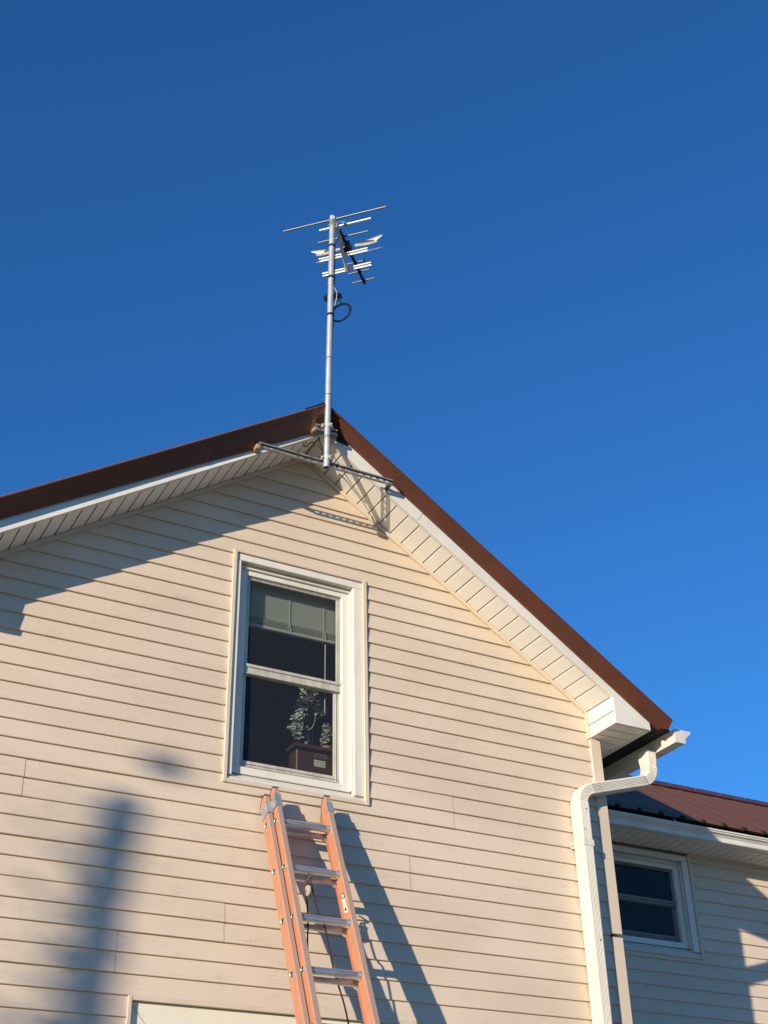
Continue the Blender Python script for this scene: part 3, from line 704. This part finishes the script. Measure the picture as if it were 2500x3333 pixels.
# ============================================================ antenna mast on two strut rails
def mx(z): return -.0195 + (z - 2.255) * .0162      # the pole leans a hair to the right
ms = thing('antenna_mast', 'galvanised steel pole clamped in front of the gable peak on two strut rails', 'antenna mast', (-.02, -.40, 2.25))
mb = MB()
ro, ri = .0205, .0180
mb.tube([(mx(2.255), -.4, 2.255), (mx(2.85), -.4, 2.85), (mx(3.15), -.4, 3.15), (mx(4.46), -.4, 4.46)], ro, 24, caps=False)
mb.tube([(mx(2.255), -.4, 2.255), (mx(3.15), -.4, 3.15), (mx(4.46), -.4, 4.46)], ri, 24, caps=False)
for z, d in ((2.255, 0), (4.46, 1)):
    c = Vector((mx(z), -.4, z)); pts = []
    for k in range(24):
        a = 2 * math.pi * k / 24; v = Vector((math.cos(a), math.sin(a), 0)); pts += [c + v * ro, c + v * ri]
    mb.mesh(pts, [(2 * k, 2 * k + 1, (2 * k + 3) % 48, (2 * k + 2) % 48) for k in range(24)])
mb.tube([(mx(4.452), -.4, 4.452), (mx(4.453), -.4, 4.453)], ri, 16)
mb.build('pole', M['galv'], ms, smooth=40)
for z in (2.497, 2.482, 2.83, 3.14):
    mb = MB(); mb.tube([(mx(z), -.4, z - .0022), (mx(z), -.4, z + .0022)], ro + .0007, 24); mb.build('joint_ring', M['black'], ms)
for z in (4.167, 3.866, 3.522):
    mb = MB(); mb.tube([(mx(z), -.4, z - .010), (mx(z), -.4, z + .010)], ro + .0012, 24); mb.build('tape_band', M['black'], ms)
mb = MB(); c = (mx(3.02), -.4)
mb.mesh([(c[0] + (ro + .0006) * math.cos(a), c[1] + (ro + .0006) * math.sin(a), z) for z in (2.985, 3.06) for a in (math.radians(-50), math.radians(-38), math.radians(-24))], [(0, 1, 4, 3), (1, 2, 5, 4)])
ps = mb.build('sticker', M['redink'], ms)
mb = MB(); mb.mesh([(c[0] + (ro + .0012) * math.cos(a), c[1] + (ro + .0012) * math.sin(a), z) for z in (2.992, 3.052) for a in (math.radians(-43), math.radians(-35))], [(0, 1, 3, 2)]); mb.build('print', M['sticker'], ps)
# slotted strut channels, open side to the front
def strut(x0, x1, y0, z0, slots):
    H, W = .041, .018; t = .0025; mb = MB(); yb = y0 + W   # back face at yb
    mb.box(x0, x1, y0, yb - t, z0, z0 + t); mb.box(x0, x1, y0, yb - t, z0 + H - t, z0 + H)
    mb.box(x0, x1, y0, y0 + t, z0 + t, z0 + .008); mb.box(x0, x1, y0, y0 + t, z0 + H - .0095, z0 + H - t)
    mb.box(x0, x1, y0 + t, y0 + .005, z0 + .006, z0 + .008); mb.box(x0, x1, y0 + t, y0 + .006, z0 + H - .0095, z0 + H - .0075)
    sz0, sz1 = z0 + H / 2 - .0045, z0 + H / 2 + .0085
    mb.box(x0, x1, yb - t, yb, z0, sz0); mb.box(x0, x1, yb - t, yb, sz1, z0 + H)
    e = x0
    for s in slots:
        if s - .0145 > e: mb.box(e, s - .0145, yb - t, yb, sz0 + .0001, sz1 - .0001)
        e = s + .0145
    if e < x1: mb.box(e, x1, yb - t, yb, sz0 + .0001, sz1 - .0001)
    return mb
pitch = .0490
sl = [.0955 + pitch * i for i in range(-12, 9)]
mb = strut(-.468, .470, -.379, 2.285, [s for s in sl if -.46 < s < .46]); mb.build('strut_rail', M['strut'], ms, bevel=.0006)
mb = strut(-.085, .070, -.379, 2.552, [-.05, 0.0, .047]); mb.build('strut_rail', M['strut'], ms, bevel=.0006)
for z in (2.322, 2.575):
    mb = MB(); c = Vector((mx(z), -.4, z))
    mb.tube([c + Vector((0, 0, -.012)), c + Vector((0, 0, .012))], ro + .0022, 20)
    for s in (-1, 1):
        mb.box(c.x + s * .030 - .010, c.x + s * .030 + .010, -.4 - .003, -.4 + .003, z - .013, z + .013)
        mb.tube([c + Vector((s * .032, -.014, 0)), c + Vector((s * .032, .022, 0))], .005, 8); mb.tube([c + Vector((s * .032, -.012, 0)), c + Vector((s * .032, -.005, 0))], .009, 6)
    mb.tube([c + Vector((.012, -.036, .006)), c + Vector((.012, -.02, .006))], .008, 6); mb.box(c.x - .006, c.x + .024, c.y - .028, c.y - .020, z - .012, z + .018)
    mb.build('pipe_clamp', M['galv'], ms, bevel=.001)
for (x0, x1, z0, z1) in ((-.480, -.455, 2.290, 2.320), (-.094, -.075, 2.549, 2.574), (.035, .066, 2.524, 2.551)):
    mb = MB(); mb.box(x0, x1, -.3605, -.2985, z0, z1); mb.build('wood_block', M['wood'], ms, bevel=.002)

mb = MB(); mb.box(.4703, .476, -.378, -.362, 2.287, 2.323); mb.box(.452, .4702, -.3615, -.2985, 2.290, 2.316); mb.build('shaded_rail_block', M['black'], ms, bevel=.001)  # right spacer block and rail end, their shade put in as black
# ============================================================ TV antenna (corner reflector yagi)
A0 = Vector((.0176, -.43, 4.411)); ph = math.radians(45.5)
ev = Vector((math.cos(ph), -math.sin(ph), 0)); bv = Vector((math.sin(ph), math.cos(ph), 0)); up = Vector((0, 0, 1))
an = thing('tv_antenna', 'corner reflector television antenna with thin cross rods on top of the steel mast', 'antenna', (.02, -.40, 4.38))
def rod(c, half, r, m, name='element', n=8):
    mb = MB(); mb.tube([c - ev * half, c + ev * half], r, n); return mb.build(name, m, an)
mb = MB()
mb.obox(A0 + bv * .10 - ev * .009 - up * .009, bv * .605, ev * .018, up * .018)
mb.build('boom', M['black'], an, bevel=.001)
mb = MB(); mb.obox(A0 - bv * .02 - ev * .0095 - up * .0095, bv * .1195, ev * .019, up * .019); mb.build('boom_sleeve', M['alu'], an, bevel=.001)
mb = MB()                                                # mast bracket with bolts
mb.obox(Vector((mx(4.41), -.4, 4.375)) + Vector((-.024, -.024, 0)), (.048, 0, 0), (0, .048, 0), (0, 0, .008))
mb.obox(Vector((mx(4.41) + .0205, -.425, 4.35)), (.004, 0, 0), (0, .055, 0), (0, 0, .085))
mb.tube([Vector((mx(4.4) - .03, -.425, 4.392)), Vector((mx(4.4) + .03, -.425, 4.392))], .003, 6)
mb.tube([(mx(4.36) + .0225 * math.cos(a), -.4 + .0225 * math.sin(a), 4.362) for a in [2 * math.pi * i / 20 for i in range(20)]], .003, 6, closed=True)
mb.build('mast_bracket', M['galv'], an, bevel=.001)
rod(A0 + up * .0, .389, .0072, M['rod'])                                   # long rear rod
rod(A0 + bv * .188 + up * .001, .191, .0066, M['rod'])
for t, h in ((.466, .080), (.568, .086), (.670, .089)): rod(A0 + bv * t + up * (-.001), h, .0064, M['rod'])
lo = (bv - up).normalized(); hi = (bv + up * .93).normalized()
for d, l in ((lo, .365), (hi, .34)):
    mb = MB(); a = A0 + bv * .02; s_ = d.cross(ev).normalized()
    mb.obox(a - ev * .011 - s_ * .004, d * l, ev * .022, s_ * .008); mb.build('reflector_arm', M['alu'], an, bevel=.001)
for d, ts, h in ((lo, (.245, .35), .186),):
    for t in ts:
        mb = MB(); s_ = d.cross(ev).normalized(); c = A0 + bv * .02 + d * t + s_ * (-.008)
        for q in (-.0095, .0095): mb.tube([c + d * q - ev * h, c + d * q + ev * h], .0052, 8)
        mb.obox(c - ev * (h - .01) - d * .0095 - s_ * .001, d * .019, ev * (2 * h - .02), s_ * .002)
        mb.obox(c - ev * .016 - d * .014 - s_ * .006, d * .028, ev * .032, s_ * .012)
        mb.build('reflector_bar', M['bar'], an)
for (tb_, tz, h) in ((.240, .178, .200), (.262, .196, .178)):           # two rods of the upper reflector arm
    c = A0 + bv * tb_ + up * tz
    mb = MB(); mb.tube([c - ev * h, c + ev * h], .0062, 8); mb.obox(c - ev * .014 - bv * .008 - up * .008, ev * .028, bv * .016, up * .012); mb.build('reflector_bar', M['bar'], an)
# driven element: fan of white blades each side, black balun box
cd = A0 + bv * .268 - up * .030
kw = (up * .70 - bv * .72).normalized(); kn = (up * .70 + bv * .70).normalized()
for s in (-1, 1):
    for zt, wt in ((.024, .018), (-.012, .012)):
        mb = MB(); a = cd + ev * s * .045; b = cd + ev * s * (.222 if zt > 0 else .215) + up * zt
        c = cd + ev * s * (.275 if zt > 0 else .235) + up * (zt + .018 if zt > 0 else zt - .001)
        mb.prism([a - kw * .006, a + kw * .006, c + kw * (.004 if zt > 0 else .008), c - kw * .004, b - kw * wt], kn * .003); mb.build('blade', M['bar'], an, smooth=0)
mb = MB(); mb.obox(cd - bv * .042 - ev * .033 - up * .036, bv * .088, ev * .066, up * .066); mb.build('balun_box', M['black'], an, bevel=.006, seg=2)
rod(A0 + bv * .366 - up * .012, .27, .0026, M['alu'], n=6)

# ---- round black amplifier on the mast
am = thing('mast_amplifier', 'round black puck shaped unit strapped to the mast below the antenna', 'amplifier', (.03, -.37, 3.69))
cz = Vector((.044, -.355, 3.735)); axis = Vector((-.33, -.34, .88)).normalized()
mb = MB(); mb.tube([cz + axis * z for z in (-.020, -.0195, -.014, .014, .0195, .020)], 0, 32, rr=[.050, .058, .064, .064, .058, .050]); mb.build('body', M['black'], am, smooth=50)
mb = MB(); mb.box(mx(3.76) - .012, mx(3.76) + .030, -.378, -.372, 3.70, 3.80); mb.build('bracket', M['black'], am, bevel=.001)
mb = MB(); mb.tube([(mx(3.79) + .0235 * math.cos(a), -.398 + .0235 * math.sin(a), 3.793 + .006 * math.sin(a)) for a in [2 * math.pi * i / 24 for i in range(24)]], .003, 6, closed=True)
mb.tube([(mx(3.79) + .021, -.405, 3.79), (mx(3.7) + .034, -.43, 3.72), (mx(3.66) + .030, -.43, 3.655), (mx(3.6) + .022, -.42, 3.60)], .003, 6); mb.build('u_bolt', M['galv'], am)
# ---- coaxial cable: from balun along the mast, coil, down to the soffit
cb = thing('coaxial_cable', 'black coaxial cable taped down the mast with a coil hanging below the puck', 'cable', (.05, -.40, 3.50))
def smooth_path(p, n=8):
    p = [Vector(q) for q in p]; o = []
    for i in range(len(p) - 1):
        a, b, c, d = p[max(i - 1, 0)], p[i], p[i + 1], p[min(i + 2, len(p) - 1)]
        for k in range(n):
            t = k / n; o.append(.5 * ((2 * b) + (c - a) * t + (2 * a - 5 * b + 4 * c - d) * t * t + (3 * b - a - 3 * c + d) * t ** 3))
    return o + [p[-1]]
def off(z, dx=.0245, dy=-.006): return (mx(z) + dx, -.4 + dy, z)
mb = MB()
mb.tube(smooth_path([cd - bv * .03 + up * .015, cd - bv * .045 + up * .05, cd - bv * .085 + up * .06, (mx(4.22) + .055, -.40, 4.27), off(4.19), off(4.1), off(3.95), off(3.866), off(3.80), (mx(3.7) + .050, -.41, 3.765), (mx(3.7) + .055, -.40, 3.725)]), .0036, 8)
mb.tube(smooth_path([(.075, -.40, 3.685), (.078, -.41, 3.64), (.06, -.41, 3.615), off(3.61, .022, .01)]), .0036, 8)
mb.tube(smooth_path([off(3.62, .03), off(3.57, .022), off(3.52, .024), off(3.3, .0235, .008), off(3.0, .0225, .012), off(2.8, .024, .008), off(2.7, .024, .01), off(2.55, .024, .012), off(2.45, .022, .014), (.0, -.36, 2.40), (-.035, -.345, 2.46), (-.03, -.31, 2.54), (-.02, -.28, 2.56)]), .0042, 8)
mb.build('cable', M['cable'], cb)
mb = MB(); cc = Vector((.091, -.385, 3.593)); r_ = .063
va = Vector((.86, -.45, .25)).normalized(); vb = Vector((.12, -.1, 1)).normalized()
for q in range(5):
    o_ = Vector((random.uniform(-.003, .003), random.uniform(-.004, .004), random.uniform(-.003, .003)))
    mb.tube([cc + o_ + va * (r_ + q * .001) * math.cos(a) + vb * (r_ * 1.22) * math.sin(a) for a in [2 * math.pi * i / 40 for i in range(40)]], .0042, 8, closed=True)
for a in (.15, .55, -.95):
    p = cc + va * r_ * math.cos(a) + vb * r_ * 1.22 * math.sin(a); t = (-va * math.sin(a) + vb * 1.22 * math.cos(a)).normalized(); mb.tube([p - t * .004, p + t * .004], .0075, 8)
mb.build('coil', M['cable'], cb)
mb = MB()                                                # loop hanging under the soffit beside the mast
def sof(x, y): return (x, y, ZR - SL * abs(x) - .006)
mb.tube(smooth_path([(-.105, -.235, ZR - .105 * SL - .006), (-.10, -.26, 2.48), (-.075, -.285, 2.505), (-.045, -.30, 2.495), (-.022, -.32, 2.45), (-.012, -.345, 2.40), off(2.33, .0, .03)]), .0042, 8)
mb.build('loop', M['cable'], cb)

# ============================================================ extension ladder
ld = thing('extension_ladder', 'orange fibreglass extension ladder leaning on the siding under the window', 'ladder', (-.05, -1.8, -ZO))
th = math.radians(21.5); LU = Vector((.0, math.sin(th), math.cos(th))); LN = Vector((0, math.cos(th), -math.sin(th)))
LE = math.radians(.9); LX = Vector((math.cos(LE), 0, math.sin(LE) * .0))
LU = (LU - Vector((math.sin(LE), 0, 0))).normalized(); LN = LN
P0 = Vector((-.197, -.170, .0205))                     # left outer web face at the first front rung, rung centre depth
WID = .3168
def lp(x, d, t): return P0 + Vector((x, 0, 0)) + LN * d + LU * t        # x across, d depth to the wall, t along
tb = (-ZO - P0.z + .0) / LU.z + .02
def rail(mb, x0, x1, d0, d1, t0, t1):
    # rectangular rail with rounded back top corner
    pr = [(d0, t0), (d1, t0), (d1, t1 - .055), (d1 - .010, t1 - .030), (d1 - .028, t1 - .010), (d1 - .045, t1 - .002), (d0 + .004, t1), (d0, t1 - .004)]
    a = [lp(x0, d, t) for d, t in pr]; b = [lp(x1, d, t) for d, t in pr]; k = len(pr)
    mb.mesh(a + b, [tuple(range(k - 1, -1, -1)), tuple(range(k, 2 * k))] + [(i, (i + 1) % k, k + (i + 1) % k, k + i) for i in range(k)])
FD0, FD1 = -.030, .042          # front section depth range
RD0, RD1 = .014, .094           # rear section
FT, RT = .210, .185             # tops along the ladder
fl_t = .032
# (x of the face seen from the left, width, depths, along range, solid box or channel open to the right)
RAILS = [(0.0, fl_t, FD0, FD1, -3.2, FT, 1), (WID, fl_t, FD0, FD1, -3.2, FT, 0), (-.036, .028, RD0, RD1, tb, RT, 1), (WID + .018, .028, RD0, RD1, tb, RT, 0)]
for xa, wd, d0, d1, t0, t1, solid in RAILS:
    mb = MB()
    if solid: rail(mb, xa, xa + wd, d0 + .003, d1, t0, t1)
    else:
        rail(mb, xa, xa + .006, d0 + .003, d1, t0, t1)
        e0 = d1 - .005
        if xa > WID: mb.hexa([lp(xa + .0062, e0, t0), lp(xa + wd, e0, t0), lp(xa + wd, d1, t0), lp(xa + .0062, d1, t0)], [lp(xa + .0062, e0, t1 - .06), lp(xa + wd, e0, t1 - .06), lp(xa + wd, d1, t1 - .06), lp(xa + .0062, d1, t1 - .06)])
    r_o = mb.build('side_rail', M['orange2' if xa > WID else 'orange'], ld, bevel=.0035)
    mb = MB()                                          # weathered front flange
    mb.hexa([lp(xa + .002, d0, t0), lp(xa + wd, d0, t0), lp(xa + wd, d0 + .0032, t0), lp(xa + .002, d0 + .0032, t0)],
            [lp(xa + .002, d0, t1 - .004), lp(xa + wd, d0, t1 - .004), lp(xa + wd, d0 + .0032, t1 - .004), lp(xa + .002, d0 + .0032, t1 - .004)])
    mb.build('flange', M['flange'], r_o, bevel=.001)
    mb = MB()                                          # dark plastic cap over the rounded top
    pr = [(d1 + .002, t1 - .075), (d1 + .002, t1 - .055), (d1 - .008, t1 - .028), (d1 - .028, t1 - .007), (d1 - .045, t1 + .003), (d0 - .001, t1 + .005), (d0 - .001, t1 - .002), (d1 - .046, t1 - .003), (d1 - .03, t1 - .012), (d1 - .012, t1 - .032), (d1 - .003, t1 - .057), (d1 - .003, t1 - .075)]
    mb.prism([lp(xa - .0015, d, t) for d, t in pr], (wd + .003, 0, 0)); mb.build('end_cap', M['cap'], ld)
    for (d, t) in ((d0 + .045, t1 - .045), (d0 + .022, t1 - .03)):
        c = lp(xa, d, t); mb = MB(); mb.tube([c + Vector((.001, 0, 0)), c - Vector((.002, 0, 0))], .0045, 8); mb.build('rivet', M['flange'], r_o)
X_ = Vector((1, 0, 0))
def rung_end(q, r, ru):        # flared tube end on the outside of a left rail, open so the dark hollow shows
    mb = MB(); mb.tube([q + X_ * .001, q - X_ * .003, q - X_ * .0045], 0, 20, rr=[r + .006, r + .0045, r + .001], caps=False)
    mb.tube([q - X_ * .0045, q - X_ * .0015], 0, 20, rr=[r + .001, r - .002], caps=False); mb.build('ferrule', M['ferrule'], ru, smooth=40)
    mb = MB(); mb.tube([q - X_ * .0010, q - X_ * .0017], r - .001, 16); mb.build('rung_hole', M['hollow'], ru)
RR = .0200
for i in range(0, 11):                                  # round front rungs
    t = -.3048 * i; mb = MB(); mb.tube([lp(fl_t - .001, .004, t), lp(WID + .004, .004, t)], RR, 24); ru = mb.build('rung', M['rung'], ld, smooth=40)
    q = lp(WID, .004, t); mb = MB(); mb.tube([q - X_ * .022, q - X_ * .014, q - X_ * .005, q + X_ * .0008], 0, 24, rr=[RR + .0004, RR + .0015, RR + .0065, RR + .0072]); mb.build('ferrule', M['ferrule'], ru, smooth=40)
    rung_end(lp(0, .004, t), .0165, ru)
for i in range(0, 15):                                  # D-shaped rear rungs
    t = -.3048 * i
    if t < tb + .1: break
    mb = MB(); pr = [(RR * math.cos(a), RR * math.sin(a) + .009) for a in [math.pi + math.pi * k / 14 for k in range(15)]]
    mb.sweep(pr, [(lp(-.009, .078, t), LN, LU), (lp(WID + .020, .078, t), LN, LU)]); ru = mb.build('rung', M['rung'], ld, smooth=40)
    q = lp(WID + .018, .078, t); mb = MB(); mb.tube([q - X_ * .016, q - X_ * .004, q + X_ * .001], 0, 20, rr=[RR, RR + .005, RR + .006]); mb.build('ferrule', M['ferrule'], ru, smooth=40)
    rung_end(lp(-.036, .052, t), .0185, ru)
# guide brackets
mb = MB()
def lbox(mb, x0, x1, d0, d1, t0, t1):
    mb.hexa([lp(x0, d0, t0), lp(x1, d0, t0), lp(x1, d1, t0), lp(x0, d1, t0)], [lp(x0, d0, t1), lp(x1, d0, t1), lp(x1, d1, t1), lp(x0, d1, t1)])
T0, T1 = .055, .135
lbox(mb, -.0395, -.0365, .009, RD1 - .006, T0, T1); lbox(mb, -.0395, -.0025, .0085, .012, T0 + .004, T1 + .004); lbox(mb, -.0055, -.0025, FD0 - .004, .0083, T0 + .02, T1 + .02)
lbox(mb, -.0055, fl_t + .006, FD0 - .0045, FD0 - .0005, T0 + .03, T1 + .03); lbox(mb, fl_t + .003, fl_t + .006, FD0 - .0005, FD0 + .02, T0 + .03, T1 + .03)
mb.build('guide_bracket', M['bracket'], ld, bevel=.001)
mb = MB()
lbox(mb, WID - .004, WID + fl_t + .006, FD0 - .0045, FD0 - .0005, .10, .165); lbox(mb, WID + fl_t + .003, WID + fl_t + .006, FD0 - .0005, FD0 + .05, .10, .165); lbox(mb, WID - .004, WID - .001, FD0 - .0005, FD0 + .006, .10, .165)
mb.build('guide_bracket', M['bracket'], ld, bevel=.001)
mb = MB()                                                # small rung lock above the rear rail
lbox(mb, -.022, .0, .050, .064, RT + .001, RT + .022); lbox(mb, -.034, -.016, .054, .060, RT + .018, RT + .028); lbox(mb, -.034, -.029, .054, .060, RT + .012, RT + .036)
mb.build('hook', M['cap'], ld, bevel=.002)
# warning label on the inner face of the right rail
def on_rail(d, t): return lp(WID - .0008, d, t)
mb = MB(); mb.poly([on_rail(-.012, -.428), on_rail(.022, -.412), on_rail(.022, -.535), on_rail(-.012, -.551)]); lb = mb.build('label', M['sticker'], ld, smooth=0)
mb = MB()
def on2(d, t): return lp(WID - .0014, d, t)
mb.poly([on2(-.0115, -.429), on2(.0215, -.413), on2(.0215, -.447), on2(-.0115, -.463)])
mb.poly([on2(-.002, -.515), on2(.012, -.508), on2(.012, -.520), on2(.018, -.518), on2(.006, -.535), on2(-.008, -.531), on2(-.002, -.528)])
for k in range(3):
    for j in range(4):
        t = -.462 - k * .012 - j * .0005; d = -.006 + j * .0065; q = random.uniform(.0018, .0028)
        mb.poly([on2(d, t), on2(d + .0045, t + .002), on2(d + .0045, t + .002 - q * 2), on2(d, t - q * 2)])
mb.build('print', M['ink'], lb, smooth=0)
mb = MB()
def on3(d, t): return lp(WID - .0019, d, t)
mb.poly([on3(.005 + .011 * math.cos(a), -.438 + .013 * math.sin(a) + .005 * math.cos(a)) for a in [2 * math.pi * i / 18 for i in range(18)]]); mb.build('print', M['sticker'], lb, smooth=0)
# pulley and halyard
pb = Vector((-.075, -.315, -.385)); 
mb = MB(); mb.tube([pb - Vector((.004, 0, 0)) + Vector((0, 0, 0)), pb + Vector((.008, 0, 0))], .030, 20); mb.build('pulley', M['pulley'], ld, bevel=.002)
r2 = lp(.13, .03, -.3048)
hook = Vector((pb.x + .01, pb.y + .01, pb.z + .065))
mb = MB(); mb.tube(smooth_path([(-.065, -.30, -.285), (-.055, -.325, -.30), hook, pb + Vector((.006, 0, .03))]), .005, 8); mb.tube([pb + Vector((.010, .0, .03)), pb + Vector((.012, 0, -.034))], .006, 8)
mb.box(pb.x - .012, pb.x + .020, pb.y - .012, pb.y + .012, pb.z + .035, pb.z + .055); mb.tube([pb + Vector((-.006, 0, 0)), pb + Vector((.014, 0, 0))], .004, 8)
mb.build('pulley_block', M['cap'], ld)
mb = MB()
mb.tube(smooth_path([pb + Vector((-.004, -.0, -.028)), (-.083, -.345, -.55), (-.085, -.36, -.75), (-.075, -.50, -1.3), (-.07, -1.2, -3.4)], 6), .0045, 8)
mb.tube(smooth_path([(-.062, -.315, -.315), (-.025, -.34, -.49), (.0, -.355, -.545), (.045, -.37, -.76), (.055, -.385, -.82), (.10, -.44, -1.06), (.09, -.60, -1.6), (.05, -1.3, -3.5)], 6), .0048, 8)
for q in ((.0, -.362, -.548), (.057, -.395, -.825)): mb.tube([Vector(q) + Vector((-.008, 0, .0)), Vector(q) + Vector((.008, 0, -.001))], .009, 8)
mb.build('rope', M['rope'], ld)

# ============================================================ thin tree behind the viewer that shades the left wall
def back(x, z, d): return Vector((x, 0, z)) - SUN * d
DT = 8.0
tr = thing('bare_tree', 'thin sparse tree standing far left of the house, casting a blurred shadow', 'tree', (-1.1 - SUN.x * DT, -DT, -ZO))
line = [(-.985, .05), (-1.0, -.1), (-1.022, -.25), (-1.022, -.38), (-1.05, -.52), (-1.06, -.7), (-1.075, -.93), (-1.07, -1.1), (-1.08, -1.6), (-1.09, -3.0)]
mb = MB(); pts = [back(x, z, DT) for x, z in line]; base = pts[-1].copy(); base.z = -ZO - .1; pts.append(base)
mb.tube(pts, 0, 10, rr=[.05, .072, .068, .062, .066, .066, .07, .075, .085, .10, .14])
mb.build('trunk', M['bark'], tr)
mb = MB()
def clump(cx, cz, rx, rz, n, q):
    for _ in range(n):
        a, b = random.gauss(0, .45), random.gauss(0, .45)
        p = back(cx + a * rx, cz + b * rz, DT + random.uniform(-.35, .35)); n_ = Vector((random.gauss(0, 1), random.gauss(0, 1), random.gauss(0, 1))).normalized(); u = n_.orthogonal().normalized(); v = n_.cross(u); s_ = q * random.uniform(.6, 1.3)
        mb.poly([p + u * s_, p + v * s_ * .6, p - u * s_, p - v * s_ * .6])
clump(-.99, .02, .11, .07, 90, .035); clump(-.78, .28, .14, .09, 55, .03); clump(-1.11, -.62, .22, .30, 110, .035); clump(-1.16, -.9, .26, .35, 90, .035); clump(-1.12, -.2, .28, .4, 70, .03); clump(-1.1, -1.2, .3, .4, 110, .04); clump(-1.35, -1.15, .4, .15, 40, .04)
mb.build('crown', M['leaf'], tr, smooth=0)
